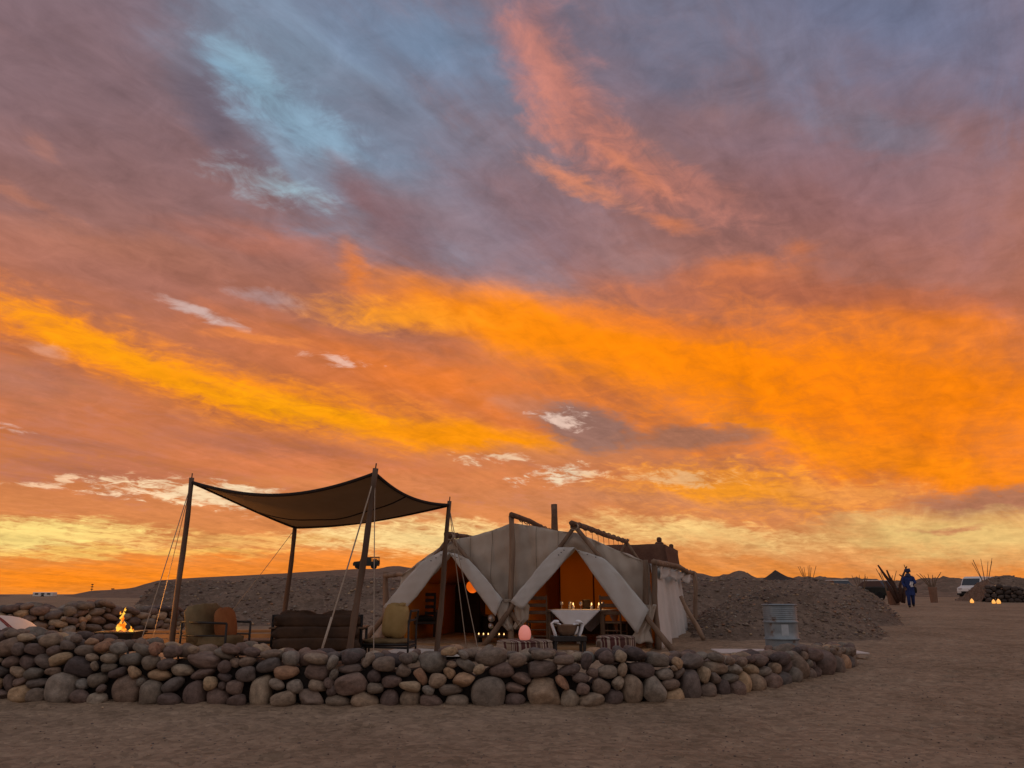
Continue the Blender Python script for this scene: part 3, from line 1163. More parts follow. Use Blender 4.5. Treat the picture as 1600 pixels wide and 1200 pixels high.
SHAPES = [shape_mesh(i, ICO2, i % 4 == 3) for i in range(14)]
SHAPES_BIG = [shape_mesh(i + 40, ICO3, i % 3 == 2) for i in range(9)]
RAW = [stone_shape(300 + i, ico(2), i % 3 == 0) for i in range(8)]


class Path:
    def __init__(self, pts):
        self.p = [Vector((a, b, 0)) for a, b in pts]
        self.s = [0.0]
        for a, b in zip(self.p, self.p[1:]):
            self.s.append(self.s[-1] + (b - a).length)
        self.len = self.s[-1]

    def at(self, s):
        s = min(max(s, 0), self.len)
        for i in range(len(self.p) - 1):
            if s <= self.s[i + 1] or i == len(self.p) - 2:
                t = (s - self.s[i]) / (self.s[i + 1] - self.s[i])
                c = self.p[i].lerp(self.p[i + 1], t)
                break
        e = .5
        q0, q1 = self._raw(s - e), self._raw(s + e)
        d = (q1 - q0).normalized()
        return c, d, Vector((-d.y, d.x, 0))       # point, along, inward

    def _raw(self, s):
        s = min(max(s, 0), self.len)
        for i in range(len(self.p) - 1):
            if s <= self.s[i + 1]:
                return self.p[i].lerp(self.p[i + 1], (s - self.s[i]) / (self.s[i + 1] - self.s[i]))
        return self.p[-1]


def pack(length, hfun, sizes, rr, res=.015):
    """lay stones one on another from the ground up; returns (s, z, a, b, tilt)"""
    n = int(length / res) + 1
    sky = np.zeros(n)
    H = np.array([hfun(i * res) for i in range(n)])
    out = []
    fails = 0
    first = True
    cursor = 0.0
    while fails < 60:
        lvl = 'base' if cursor < length else 'up'
        a, b, t = sizes(lvl, rr)
        th = np.linspace(0, 2 * math.pi, 72, endpoint=False)
        ex = a * np.cos(th) * math.cos(t) - b * np.sin(th) * math.sin(t)
        ez = a * np.cos(th) * math.sin(t) + b * np.sin(th) * math.cos(t)
        hw = ex.max()
        k = int(2 * hw / res) + 1
        cols = np.clip(((ex + hw) / res).astype(int), 0, k - 1)
        lo = np.full(k, np.inf)
        hi = np.full(k, -np.inf)
        np.minimum.at(lo, cols, ez)
        np.maximum.at(hi, cols, ez)
        for j in range(1, k):
            if not np.isfinite(lo[j]):
                lo[j] = lo[j - 1]
                hi[j] = hi[j - 1]
        if lvl == 'base':
            i0 = int(cursor / res)
            cand = [i0]
            cursor += 2 * hw * rr.uniform(.93, 1.02)
        else:
            cand = [rr.randrange(0, n - k) for _ in range(70)]
        best = None
        for i0 in cand:
            if i0 + k > n:
                continue
            seg = sky[i0:i0 + k]
            z = (seg - lo).max()
            if lvl == 'base':
                z = -lo.min() - b * rr.uniform(.12, .3)
                best = (0, i0, z)
                break
            if z + hi.max() > H[i0 + k // 2] + b * .5:
                continue
            void = (z + lo - seg).mean()
            score = z * .9 + void * 2.2
            if best is None or score < best[0]:
                best = (score, i0, z)
        if best is None:
            if lvl == 'up':
                fails += 1
            continue
        _, i0, z = best
        z -= .012
        sky[i0:i0 + k] = np.maximum(sky[i0:i0 + k], z + hi)
        out.append((i0 * res + hw, z, a, b, t))
    # wedge small stones into the holes that are left
    m = int(max(H) / res) + 4
    occ = np.zeros((m, n), bool)
    zz, xx = np.mgrid[0:m, 0:n] * res
    for s, z, a, b, t in out:
        i0, i1 = max(0, int((s - a - b) / res)), min(n, int((s + a + b) / res) + 2)
        X, Z = xx[:, i0:i1] - s, zz[:, i0:i1] - z
        u, v = X * math.cos(t) + Z * math.sin(t), -X * math.sin(t) + Z * math.cos(t)
        occ[:, i0:i1] |= (u / a) ** 2 + (v / b) ** 2 < 1
    top = np.minimum(sky, H)
    free = (~occ) & (zz < top[None, :])
    cand = np.argwhere(free)
    for _ in range(2600):
        if not len(cand):
            break
        k, i = cand[rr.randrange(len(cand))]
        if occ[k, i]:
            continue
        q = rr.random()
        a = rr.uniform(.055, .10) if _ < 1500 else rr.uniform(.045, .06)
        b = a * rr.uniform(.6, .95)
        t = rr.uniform(-1.2, 1.2)
        s, z = i * res, k * res
        w = int(a / res) + 1
        k0, k1, i0, i1 = max(0, k - w), k + w + 1, max(0, i - w), min(n, i + w + 1)
        X, Z = xx[k0:k1, i0:i1] - s, zz[k0:k1, i0:i1] - z
        u, v = X * math.cos(t) + Z * math.sin(t), -X * math.sin(t) + Z * math.cos(t)
        inside = (u / a) ** 2 + (v / b) ** 2 < 1
        if (occ[k0:k1, i0:i1] & inside).sum() > .10 * max(1, inside.sum()):
            continue
        occ[k0:k1, i0:i1] |= inside
        out.append((s, z, a * 1.15, b * 1.15, t))
    return out, sky, res


def dry_wall(name, label, path, hfun, sizes, seed, thick, keep, rows=(.3, .55), big=True, m=None):
    rr = random.Random(seed)
    root = thing(name, label, 'stone wall', tuple(path.at(path.len / 2)[0]) [:2] + (0,))
    inv = MW[root.name].inverted()
    face, sky, res = pack(path.len, hfun, sizes, rr)
    items = []
    for s, z, a, b, t in face:
        c, d, n = path.at(s)
        g = G(c.x, c.y)
        dep = (a + b) * .5 * rr.uniform(.85, 1.15)
        inw = dep * .8 + z * .16 + rr.uniform(-.035, .05)
        items.append((c + n * inw + Vector((0, 0, g + z)), d, a * 1.0, dep, b * 1.0, t, 0))
    # the top and the back of the wall
    for j, w in enumerate(rows):
        s = .05
        while s < path.len - .05:
            a, b, t = sizes('up', rr)
            s += a
            c, d, n = path.at(s)
            k = min(int(s / res), len(sky) - 1)
            lo_, hi_ = max(0, k - 12), k + 12
            top = float(np.median(sky[lo_:hi_]))
            z = min(top, hfun(s) + .04) - b * rr.uniform(.5, 1.0)
            g = G(c.x, c.y)
            items.append((c + n * (w + z * .1 + rr.uniform(-.05, .05)) + Vector((0, 0, g + z)), d, a, (a + b) / 2, b, t * .6, 1))
            s += a * .85
    items.sort(key=lambda q: (q[6], -q[2] * q[4]))
    head, tail = items[:keep], items[keep:]
    for i, (p, d, a, dep, b, t, k) in enumerate(head):
        me = (SHAPES_BIG[rr.randrange(len(SHAPES_BIG))] if (big and a > .17) else SHAPES[rr.randrange(len(SHAPES))])
        o = bpy.data.objects.new('stone', me)
        COL.objects.link(o)
        o.parent = root
        if m is not None:
            o.material_slots[0].link = 'OBJECT'
            o.material_slots[0].material = m
        rot = Matrix.Rotation(math.atan2(d.y, d.x), 4, 'Z') @ Matrix.Rotation(-t, 4, 'Y') @ Matrix.Rotation(rr.choice((0, math.pi)), 4, 'Z') @ Matrix.Rotation(rr.choice((0, math.pi)), 4, 'X')
        o.matrix_basis = inv @ Matrix.Translation(p) @ rot @ Matrix.Diagonal((a, dep, b, 1))
    if tail:
        mb = MB()
        for p, d, a, dep, b, t, k in tail:
            v, f = RAW[rr.randrange(len(RAW))]
            mt = Matrix.Translation(p) @ Matrix.Rotation(math.atan2(d.y, d.x), 4, 'Z') @ Matrix.Rotation(-t, 4, 'Y') @ Matrix.Diagonal((a, dep, b, 1))
            mb.add([mt @ Vector(q) for q in v.tolist()], f)
        o = mb.build('small_stones', M['stone_small'], root, smooth=True)
        o['kind'] = 'stuff'
    # dark core added inside the wall to stop light leaking between stones
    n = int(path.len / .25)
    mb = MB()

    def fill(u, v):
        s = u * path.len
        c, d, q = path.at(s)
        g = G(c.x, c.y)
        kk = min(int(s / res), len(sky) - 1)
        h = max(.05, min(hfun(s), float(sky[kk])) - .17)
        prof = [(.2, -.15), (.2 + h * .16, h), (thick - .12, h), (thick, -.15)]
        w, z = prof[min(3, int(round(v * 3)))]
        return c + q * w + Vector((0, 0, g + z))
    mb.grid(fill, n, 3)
    mb.build('gap_blocker', M['dark_core'], root)
    return root


main = Path(WALL)
S0 = main.len


def main_h(s):
    c, d, n = main.at(s)
    base = np.interp(c.x, [-11, -7, -5.4, -4.6, -3.4, -1.2, 0, 1.0, 2.2, 3.6, 4.8, 5.5, 6], [.81, .80, .80, .69, .64, .62, .63, .64, .55, .44, .39, .38, .34])
    if c.y > 13.4:
        base *= 1 - .6 * (c.y - 13.4) / 1.4
    return float(base) + .03 * math.sin(s * 2.1) + .025 * math.sin(s * 5.3 + 1)


_cnt = {'k': 0}


def main_sizes(lvl, r):
    _cnt['k'] += 1
    if lvl == 'base':
        q = r.random()
        if q < .2:
            return r.uniform(.17, .23), r.uniform(.14, .20), r.uniform(-.2, .2)
        if q < .34:
            return r.uniform(.115, .15), r.uniform(.16, .215), r.uniform(-.15, .15)
        return r.uniform(.11, .175), r.uniform(.08, .125), r.uniform(-.2, .2)
    q = r.random()
    if _cnt['k'] > 900:
        return r.uniform(.05, .09), r.uniform(.035, .055), r.uniform(-.3, .3)
    if q < .08:
        return r.uniform(.16, .22), r.uniform(.08, .13), r.uniform(-.25, .25)
    if q < .62:
        return r.uniform(.10, .155), r.uniform(.054, .088), r.gauss(0, .2)
    if q < .8:
        return r.uniform(.075, .11), r.uniform(.055, .085), r.uniform(-.5, .5)
    if q < .9:
        return r.uniform(.085, .12), r.uniform(.052, .075), r.choice((-1, 1)) * r.uniform(.6, 1.3)
    return r.uniform(.065, .09), r.uniform(.045, .062), r.gauss(0, .3)


dry_wall('stone_wall', 'long low curved dry stone wall of river cobbles in front of the camp', main, main_h, main_sizes, 4, .72, 300)

back = Path([(-14.0, 17.6), (-12.0, 16.6), (-10.2, 15.9), (-8.9, 16.3), (-7.9, 17.6), (-7.5, 18.8)])


def back_h(s):
    c, d, n = back.at(s)
    return float(np.interp(c.x, [-14, -11.4, -10.4, -9.6, -8.6, -7.6], [.42, .5, .72, .82, .84, .62])) + .05 * math.sin(s * 3.3)


def back_sizes(lvl, r):
    if lvl == 'base':
        return r.uniform(.15, .24), r.uniform(.12, .18), r.uniform(-.2, .2)
    return r.uniform(.11, .20), r.uniform(.06, .11), r.gauss(0, .25)


dry_wall('stone_wall', 'heaped reddish stone wall end behind the burning fire bowl', back, back_h, back_sizes, 11, .8, 220, rows=(.35, .65, .9), big=False)

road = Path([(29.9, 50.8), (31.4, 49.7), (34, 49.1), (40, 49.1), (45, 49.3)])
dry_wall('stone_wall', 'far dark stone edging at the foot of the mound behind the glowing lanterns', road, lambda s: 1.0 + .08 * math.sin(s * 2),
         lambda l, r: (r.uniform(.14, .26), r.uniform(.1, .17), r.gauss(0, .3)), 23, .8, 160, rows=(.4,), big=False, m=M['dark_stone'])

# gravel and pebbles lying about: nobody could count them


def pebbles(name, n, place_fn, smin, smax, seed, m):
    rr = random.Random(seed)
    base = [stone_shape(500 + i, ICO1, True) for i in range(6)]
    V, Fc = [], []
    c = 0
    for _ in range(n):
        p = place_fn(rr)
        if p is None:
            continue
        s = smin + (smax - smin) * rr.random() ** 3
        v, f = base[rr.randrange(6)]
        an = rr.uniform(0, 6.28)
        w = v * np.array([s * rr.uniform(.8, 1.3), s, s * rr.uniform(.45, .8)])
        ca, sa = math.cos(an), math.sin(an)
        w = np.stack([w[:, 0] * ca - w[:, 1] * sa + p[0], w[:, 0] * sa + w[:, 1] * ca + p[1], w[:, 2] + p[2] + s * .15], 1)
        V.extend(map(tuple, w))
        Fc.extend([(a + c, b + c, d + c) for a, b, d in f])
        c += len(w)
    me = bpy.data.meshes.new(name)
    me.from_pydata(V, [], Fc)
    me.polygons.foreach_set('use_smooth', [True] * len(Fc))
    me.update()
    me.materials.append(m)
    o = bpy.data.objects.new(name, me)
    COL.objects.link(o)
    o['kind'] = 'stuff'
    return o


def near_spot(r):
    y = 6.3 + 9 * r.random() ** 1.5
    x = r.uniform(-8.5, 11)
    if y > np.interp(x, _wx, _wy) - .05 and x < 6.3:
        return None
    return x, y, float(near_ground(x, y))


pebbles('pebbles', 9000, near_spot, .004, .015, 3, M['stone_small'])


def surface_spots(o):
    me = o.data
    co = np.empty(len(me.vertices) * 3)
    me.vertices.foreach_get('co', co)
    co = co.reshape(-1, 3)
    gz = ground(co[:, 0], co[:, 1])
    ok = co[co[:, 2] > gz + .05]
    return lambda r: tuple(ok[r.randrange(len(ok))] + np.array([r.uniform(-.06, .06), r.uniform(-.06, .06), -.01]))


pebbles('gravel', 16000, surface_spots(bpy.data.objects['gravel_bank']), .012, .075, 5, M['stone_small'])
pebbles('gravel', 3000, surface_spots(bpy.data.objects['roadside_mound']), .02, .09, 8, M['stone_small'])
pebbles('gravel', 6000, surface_spots(bpy.data.objects['earth_mound']), .008, .05, 6, M['stone_small'])

# ------------------------------------------------------------------ shade sail on four poles
AW = {'left': (P(299, 752, 13.4), P(267, 1012, 13.4)), 'near': (P(586, 738, 11.75), P(541, 1036, 11.75)),
      'right': (P(702, 788, 14.25), P(681, 1019, 14.25)), 'rear': (P(461, 823, 16.0), P(441, 985, 16.0))}
for k in AW:
    t_, b_ = AW[k]
    b_ = Vector((b_.x, b_.y, G(b_.x, b_.y) - .1))
    AW[k] = (t_, b_)
awn = thing('shade_sail', 'dark fabric shade sail sagging between four leaning poles', 'shade canopy', (-3.4, 13.8, G(-3.4, 13.8)))
cA, cB, cC, cD = AW['left'][0], AW['near'][0], AW['right'][0], AW['rear'][0]


def sail(u, v):
    # u: left-near edge to rear-right edge, v along; corners left, near, right, rear
    p = cA * (1 - u) * (1 - v) + cB * u * (1 - v) + cC * u * v + cD * (1 - u) * v
    eu, ev = 4 * u * (1 - u), 4 * v * (1 - v)
    sag = .27 * eu * (1 - v) + .10 * eu * v + .05 * ev * (1 - u) + .11 * ev * u + .10 * eu * ev
    fold = .012 * math.sin((u * 3 - v * 2.2) * 6) * eu * ev + .01 * math.sin((u + v) * 17) * ev * eu
    # edges draw inwards between the corners
    mid = (cA + cB + cC + cD) / 4
    pull = .05 * (eu * (1 - ev) + ev * (1 - eu))
    q = p + (mid - p) * pull
    return Vector((q.x, q.y, p.z - sag + fold))


MB().grid(sail, 34, 34).build('canopy', M['sail'], awn, smooth=True, solid=.012)
mb = MB()
for e in range(4):
    pts = []
    for i in range(25):
        t = i / 24
        u, v = [(t, 0), (1, t), (1 - t, 1), (0, 1 - t)][e]
        pts.append(sail(u, v) - Vector((0, 0, .015)))
    mb.tube(pts, .028, 6, flat=1)
mb.build('hem', M['sail_hem'], awn, smooth=True)
mb = MB().tube([sail(i / 24, .55 - .1 * i / 24) + Vector((0, 0, -.012)) for i in range(25)], .014, 5)
mb.build('seam', M['sail_hem'], awn, smooth=True)
for i, k in enumerate(('left', 'near', 'right', 'rear')):
    t_, b_ = AW[k]
    d = (t_ - b_).normalized()
    o = MB().log(b_, t_ + d * .06, .055, .038, n=11, bend=.014, seed=i + 2).build('pole', M['pole_sail'], awn, smooth=True)
    MB().tube([t_ + d * .05, t_ + d * .14], .010, 6).build('pin', M['iron'], o)
ROPES = [('left', (213, 1000), 12.9, .008), ('left', (237, 990), 14.8, .007), ('rear', (330, 985), 17.6, .006), ('near', (493, 1003), 11.3, .011), ('near', (586, 1004), 11.55, .007),
         ('right', (729, 1000), 15.2, .007), ('right', (748, 1004), 14.6, .007)]
for i, (k, (px, py), Y, r) in enumerate(ROPES):
    e = P(px, py, Y)
    e.z = G(e.x, e.y) + .05
    s = AW[k][0] + Vector((0, 0, -.05))
    pts = []
    for j in range(11):
        t = j / 10
        q = s.lerp(e, t)
        q.z -= .03 * math.sin(math.pi * t)
        pts.append(q)
    o = MB().tube(pts, r, 6).build('guy_rope', M['rope'], awn, smooth=True)
    if k == 'near' and r > .010:
        kp = MB()
        for j in range(9):                       # the doubled, knotted tail of the rope
            an = j * 1.9
            kp.tube([s.lerp(e, .93 + .006 * j) + Vector((.035 * math.cos(an), .03 * math.sin(an), 0)),
                     s.lerp(e, .937 + .006 * j) + Vector((.035 * math.cos(an + 2.4), .03 * math.sin(an + 2.4), 0))], .022, 6)
        kp.tube([s.lerp(e, .72), s.lerp(e, .93)], .017, 7, wob=.3)
        kp.build('knot', M['rope'], o, smooth=True)
    pg = MB().tube([e + Vector((0, 0, -.15)), e + Vector((0, 0, .06))], .018, 6).build('peg', M['pole'], o)

# ------------------------------------------------------------------ the canvas tent
TR = R(18)
E1 = Vector((math.cos(TR), -math.sin(TR), 0))
E2 = Vector((math.sin(TR), math.cos(TR), 0))
T0 = Vector((0.0, 16.3, 0))
ZF = .40
tent = thing('canvas_tent', 'large pale canvas tent with two triangular doorways and log frame', 'tent', (0, 16.3, .3), -TR)


def T(u, v, z):
    return T0 + E1 * u + E2 * v + Vector((0, 0, z))


def uz(px, py, v=0.0):
    """tent front coordinates of a pixel on the plane v"""
    lo, hi = 8.0, 30.0
    for _ in range(50):
        md = (lo + hi) / 2
        q = P(px, py, md) - T0
        if q.dot(E2) > v:
            hi = md
        else:
            lo = md
    q = P(px, py, md) - T0
    return q.dot(E1), q.z


TOPL = [uz(624, 899), uz(655, 876), uz(690, 852), uz(706, 843), uz(735, 838), uz(770, 828), uz(799, 817), uz(835, 822), uz(870, 829), uz(899, 832), uz(925, 842),
        uz(960, 858), uz(1000, 874), uz(1014, 880)]
tu = [p[0] for p in TOPL]
tz = [p[1] for p in TOPL]


def ztop(u):
    return float(np.interp(u, tu, tz))


APL, APR = uz(707, 865), uz(901, 856)
TL, TC, TRt = uz(612, 950), uz(799, 945), uz(1016, 950)
UL, UR = tu[0], tu[-1]


def edge(u):
    """height of the foot of the front cloth"""
    pts = [(UL, TL[1] - .1), APL, (-.13, TC[1] - .1), (.13, TC[1] - .1), APR, (UR, TRt[1] - .25)]
    return float(np.interp(u, [p[0] for p in pts], [p[1] for p in pts]))


def front(uu, t):
    u = UL + (UR - UL) * uu
    lo, hi = edge(u), ztop(u)
    z = lo + (hi - lo) * t
    w = .03 * math.sin(u * 9 + z * 2) * math.sin(math.pi * t) + .018 * math.sin(u * 23 + z * 5) + .012 * math.sin(u * 5 - z * 14)
    bulge = .07 * math.sin(math.pi * t) * abs(math.sin(u * 1.1))
    return T(u, w - bulge + .03 + .02 * abs(u), z)


MB().grid(front, 110, 16).build('front_wall', M['canvas'], tent, smooth=True, solid=.006)
# stitched seams of the front cloth
for u in (-.92, -.45, .52, .98, 1.75, -1.75):
    pts = [front((u - UL) / (UR - UL), t / 10) + E2 * -.008 for t in range(11)]
    MB().tube(pts, .007, 4, flat=2.0).build('seam', M['rope'], tent)

DEP = 5.6
RS = [(UL, ztop(UL)), (-1.38, ztop(-1.38)), (0, ztop(0)), (1.37, ztop(1.37)), (UR, ztop(UR))]


def roof(a, t):
    u = UL + (UR - UL) * a
    z = ztop(u) - .12 * t
    sag = .07 * (1 - abs(math.sin(u * 2.28))) * math.sin(math.pi * t) if False else .05 * math.sin(math.pi * t) * abs(math.cos(u * 1.14 + .2))
    return T(u, .05 + DEP * t, z - sag + .014 * math.sin(u * 12 + t * 9) + .01 * math.sin(t * 31 + u * 3) - .02)


MB().grid(roof, 60, 26).build('roof', M['canvas'], tent, smooth=True, solid=.006)
# side walls
for sgn, U in ((1, UR), (-1, UL)):
    def side(a, t, U=U, sgn=sgn):
        v = .12 + (DEP - .15) * a
        z0 = ZF - .06
        z = z0 + (ztop(U) - .12 * a - z0) * t
        wv = .05 * math.sin(a * 26 + z * 1.5) * (1 - t) + .03 * math.sin(a * 11) + .02 * math.sin(a * 50 + t * 4)
        return T(U + sgn * (.02 + wv + .08 * (1 - t)), v, z)
    MB().grid(side, 60, 14).build('side_wall', M['canvas_pale'], tent, smooth=True, solid=.006)


def rear(a, t):
    u = UL + (UR - UL) * a
    z0 = ZF - .05
    z = z0 + (ztop(u) - .14 - z0) * t
    return T(u, DEP * .84 + .03 * math.sin(u * 7 + z), z)


MB().grid(rear, 50, 12).build('lining', M['lining'], tent, smooth=True, solid=.005)
for px in (834, 875, 928):
    u = uz(px, 940, DEP * .84 - .05)[0]
    MB().tube([T(u, DEP * .84 - .045, ZF), T(u, DEP * .84 - .045, ztop(u) - .2)], .02, 5).build('inner_pole', M['pole_dark'], tent)
# ochre lining hung inside the side walls and the roof
for sgn, U in ((1, UR - .10), (-1, UL + .10)):
    MB().grid(lambda a, t, U=U: T(U + .02 * math.sin(a * 19), .14 + a * (DEP * .84 - .2), ZF - .03 + (ztop(U) - .16 - ZF) * t), 24, 8).build('lining', M['lining'], tent, smooth=True, solid=.005)
MB().grid(lambda a, t: T(UL + .1 + (UR - UL - .2) * a, .14 + t * (DEP * .84 - .2), ztop(UL + .1 + (UR - UL - .2) * a) - .17 - .06 * math.sin(math.pi * t)), 40, 14).build('lining', M['lining'], tent, smooth=True, solid=.005)
# a cloth dividing the two rooms
MB().grid(lambda a, t: T(.0 + .05 * math.sin(a * 14), .7 + a * 2.9, ZF + t * (ztop(0) - ZF - .25)), 20, 6).build('inner_curtain', M['lining'], tent, smooth=True, solid=.005)


# the rolled-back door flaps: strips of cloth turned out along the doorway edges
def strip(inner, outer, seed, n=18, m=8):
    rr = random.Random(seed)
    ph = [rr.uniform(0, 6.28) for _ in range(4)]

    def line(pts, t):
        d = [0]
        for a, b in zip(pts, pts[1:]):
            d.append(d[-1] + math.hypot(b[0] - a[0], b[1] - a[1]))
        t *= d[-1]
        return float(np.interp(t, d, [p[0] for p in pts])), float(np.interp(t, d, [p[1] for p in pts]))

    def fn(a, t):
        i, o = line(inner, t), line(outer, t)
        u, z = i[0] + (o[0] - i[0]) * a, i[1] + (o[1] - i[1]) * a
        w = .018 * math.sin(math.pi * a) + .022 * math.sin(t * 11 + ph[0] + a * 5) * a + .008 * math.sin(t * 37 + ph[1] - a * 9) + .010 * math.sin(a * 7 + ph[2] + t * 17)
        return T(u, -.19 - .17 * t - w, z)
    return MB().grid(fn, m, n)


FL = [([(708, 864), (684, 898), (661, 932), (634, 962)], [(694, 862), (668, 877), (640, 908), (612, 948)]),
      ([(707, 864), (736, 902), (764, 939), (783, 962)], [(718, 866), (738, 874), (768, 905), (794, 936)]),
      ([(901, 856), (871, 897), (850, 920), (824, 952)], [(876, 856), (862, 868), (838, 898), (806, 940)]),
      ([(901, 856), (940, 910), (972, 954), (1000, 990)], [(905, 859), (948, 873), (975, 900), (1018, 952)])]
for i, (a, b) in enumerate(FL):
    fl = strip([uz(*p) for p in a], [uz(*p) for p in b], i).build('door_flap', M['canvas_pale'], tent, smooth=True, solid=.008)
    for j in range(3):
        c = (a[0][0] * .5 + b[0][0] * .5 + (b[1][0] - b[0][0]) * (.15 + .3 * j), a[0][1] * .35 + b[0][1] * .65 + (b[1][1] - b[0][1]) * (.15 + .3 * j) + 3)
        q = uz(*c)
        MB().tube([T(q[0], -.25, q[1]), T(q[0], -.29, q[1])], .009, 8).build('eyelet', M['iron'], fl)


def bundle(pts, rad, seed, name='tied_flap'):
    """cloth gathered into a hanging bunch with deep folds"""
    rr = random.Random(seed)
    seg, n = 28, 16
    ph = rr.uniform(0, 6)
    mb = MB()
    V = [Vector(p) for p in pts]

    def cen(t):
        k = t * (len(V) - 1)
        i = min(int(k), len(V) - 2)
        return V[i].lerp(V[i + 1], k - i)
    vs, fs = [], []
    for i in range(n):
        t = i / (n - 1)
        r = float(np.interp(t, np.linspace(0, 1, len(rad)), rad))
        c = cen(t)
        for k in range(seg):
            an = 2 * math.pi * k / seg
            w = 1 + .28 * math.sin(5 * an + ph + 2 * t) + .14 * math.sin(9 * an - ph + 5 * t)
            vs.append(c + E1 * (r * w * math.cos(an)) + E2 * (r * .75 * w * math.sin(an)) + Vector((0, 0, .02 * math.sin(3 * an + 4 * t))))
    for i in range(n - 1):
        for k in range(seg):
            k2 = (k + 1) % seg
            fs.append((i * seg + k, i * seg + k2, (i + 1) * seg + k2, (i + 1) * seg + k))
    fs.append(tuple(range(seg)))
    fs.append(tuple((n - 1) * seg + k for k in range(seg)))
    mb.add(vs, fs)
    return mb.build(name, M['canvas'], tent, smooth=True)


def TP(px, py, v=-.16):
    u, z = uz(px, py, v)
    return T(u, v, z)


for i, (pl, rad) in enumerate([([(792, 936), (786, 952), (789, 972), (796, 984)], [.05, .13, .11, .06]),
                               ([(806, 938), (814, 950), (816, 968), (806, 982)], [.05, .12, .10, .05]),
                               ([(812, 938), (819, 948), (821, 960)], [.08, .10, .03]),
                               ([(1016, 946), (1012, 966), (1004, 986), (1003, 1004)], [.10, .09, .10, .17]),
                               ([(611, 942), (607, 952), (604, 966)], [.10, .08, .05])]):
    b = bundle([TP(px, py, -.2) for px, py in pl], rad, i)
    c = TP(pl[0][0], pl[0][1] + 4, -.2)
    mb = MB()
    for j in range(3):
        mb.tube([c + E1 * (.085 * math.cos(a)) + E2 * (.075 * math.sin(a)) + Vector((0, 0, j * .018)) for a in np.linspace(0, 6.28, 14)], .010, 5)
    mb.build('tie_cord', M['rope'], b)

# the log frame
def tp(px, py, v):
    return TP(px, py, v)


def pole(a, b, r0, r1, seed, m='pole', name='pole'):
    return MB().log(a, b, r0, r1, n=11, bend=.03, seed=seed).build(name, M[m], tent, smooth=True)


def foot(px, py, v):
    q = TP(px, py, v)
    q.z = G(q.x, q.y) - .05
    return q


pole(Vector((*tp(799, 1003, -.13)[:2], ZF - .1)), tp(799, 806, -.13), .062, .055, 1)            # upright in the middle of the front
# crossed legs of the two doorway frames
apR, apL = tp(898, 822, -.05), tp(704, 838, -.05)
pole(foot(753, 1003, -.36), apR + Vector((-.0, 0, .0)) + (apR - foot(753, 1003, -.36)).normalized() * .08, .055, .042, 2)
pole(foot(1056, 1006, -.36), apR + (apR - foot(1056, 1006, -.36)).normalized() * .1, .055, .042, 3)
pole(foot(844, 1000, -.30), apL + (apL - foot(844, 1000, -.30)).normalized() * .1, .055, .042, 4)
pole(foot(566, 1000, -.36), apL + (apL - foot(566, 1000, -.36)).normalized() * .1, .055, .042, 5)
# ridge logs above the cloth, with the cords that hold the roof up
RID = [(T(uz(799, 806, -.3)[0], -.3, uz(796, 806, -.3)[1] + .02), T(.0, 3.6, ztop(0) + .03)),
       (apR + E2 * -.25 + Vector((0, 0, .04)), T(1.40, DEP + .1, 2.72)),
       (apL + E2 * -.25 + Vector((0, 0, .03)), T(-1.40, DEP + .1, 2.62))]
for i, (a, b) in enumerate(RID):
    o = MB().log(a, b, .055, .05, n=16, bend=.05, wob=.3, seed=20 + i).build('ridge_log', M['log'], tent, smooth=True)
    for j in range(1, 10):
        t = j / 10
        q = a.lerp(b, t)
        u = (q - T0).dot(E1)
        v = (q - T0).dot(E2)
        if v < .1:
            continue
        zc = roof((u - UL) / (UR - UL), min(1, v / DEP))
        MB().tube([q, Vector((zc.x, zc.y, zc.z))], .006, 4).build('cord', M['rope_dark'], o)
        MB().tube([q + Vector((.06 * math.cos(a_) * E1.x, .06 * math.cos(a_) * E1.y, .06 * math.sin(a_))) for a_ in np.linspace(0, 6.28, 10)], .012, 4).build('lashing', M['rope_dark'], o)
for i, c in enumerate((1.40, -1.40)):
    a = T(c, DEP + .1, 2.70 if c > 0 else 2.6)
    for j, s in enumerate((-1, 1)):
        q = T(c + s * 1.35, DEP + .35, 0)
        q.z = G(q.x, q.y)
        pole(q, a + (a - q).normalized() * .1, .05, .04, 30 + 2 * i + j)
for i, c in enumerate((apR, apL)):
    mb = MB()
    for j in range(5):
        mb.tube([c + E1 * (.075 * math.cos(t)) + Vector((0, 0, .07 * math.sin(t) - .01)) + E2 * (.02 * j - .05) for t in np.linspace(0, 6.28, 12)], .013, 5)
    mb.build('lashing', M['rope'], tent)
# the stout rear post that stands up behind the roof
q = P(867, 860, 20.6)
MB().log(Vector((q.x, q.y, .2)), P(866, 788, 20.6), .07, .088, n=12, bend=.03, wob=.25, seed=44).build('rear_post', M['log'], tent, smooth=True)
# eave rail with posts and braces on the right side
er0, er1 = T(UR + .12, .05, ztop(UR) + .02), T(UR + .32, DEP + .1, ztop(UR) - .05)
o = MB().log(er0 - E2 * .25, er1 + E2 * .25, .06, .055, n=18, bend=.06, wob=.35, seed=51).build('eave_log', M['pole'], tent, smooth=True)
for j in range(9):
    t = .08 + j * .1
    q = er0.lerp(er1, t)
    w = T(UR + .02, .12 + DEP * t, ztop(UR) - .12)
    MB().tube([q + Vector((0, 0, .06)), q + E1 * .07, w], .012, 5).build('lashing', M['rope'], o)
for i, (a, b) in enumerate([((UR + .10, .0), None), ((UR - .06, -.05), None), ((UR + .34, DEP + .1), None)]):
    q = T(a[0], a[1], 0)
    q.z = G(q.x, q.y) - .05
    pole(q, Vector((q.x, q.y, ztop(UR) + (.06 if i < 2 else -.02))), .06, .05, 60 + i)
q = P(1100, 1003, 17.6)
q.z = G(q.x, q.y)
pole(q, T(UR + .3, DEP * .45, ztop(UR) - .62), .05, .042, 66)
# canvas valance bunched along the right rail


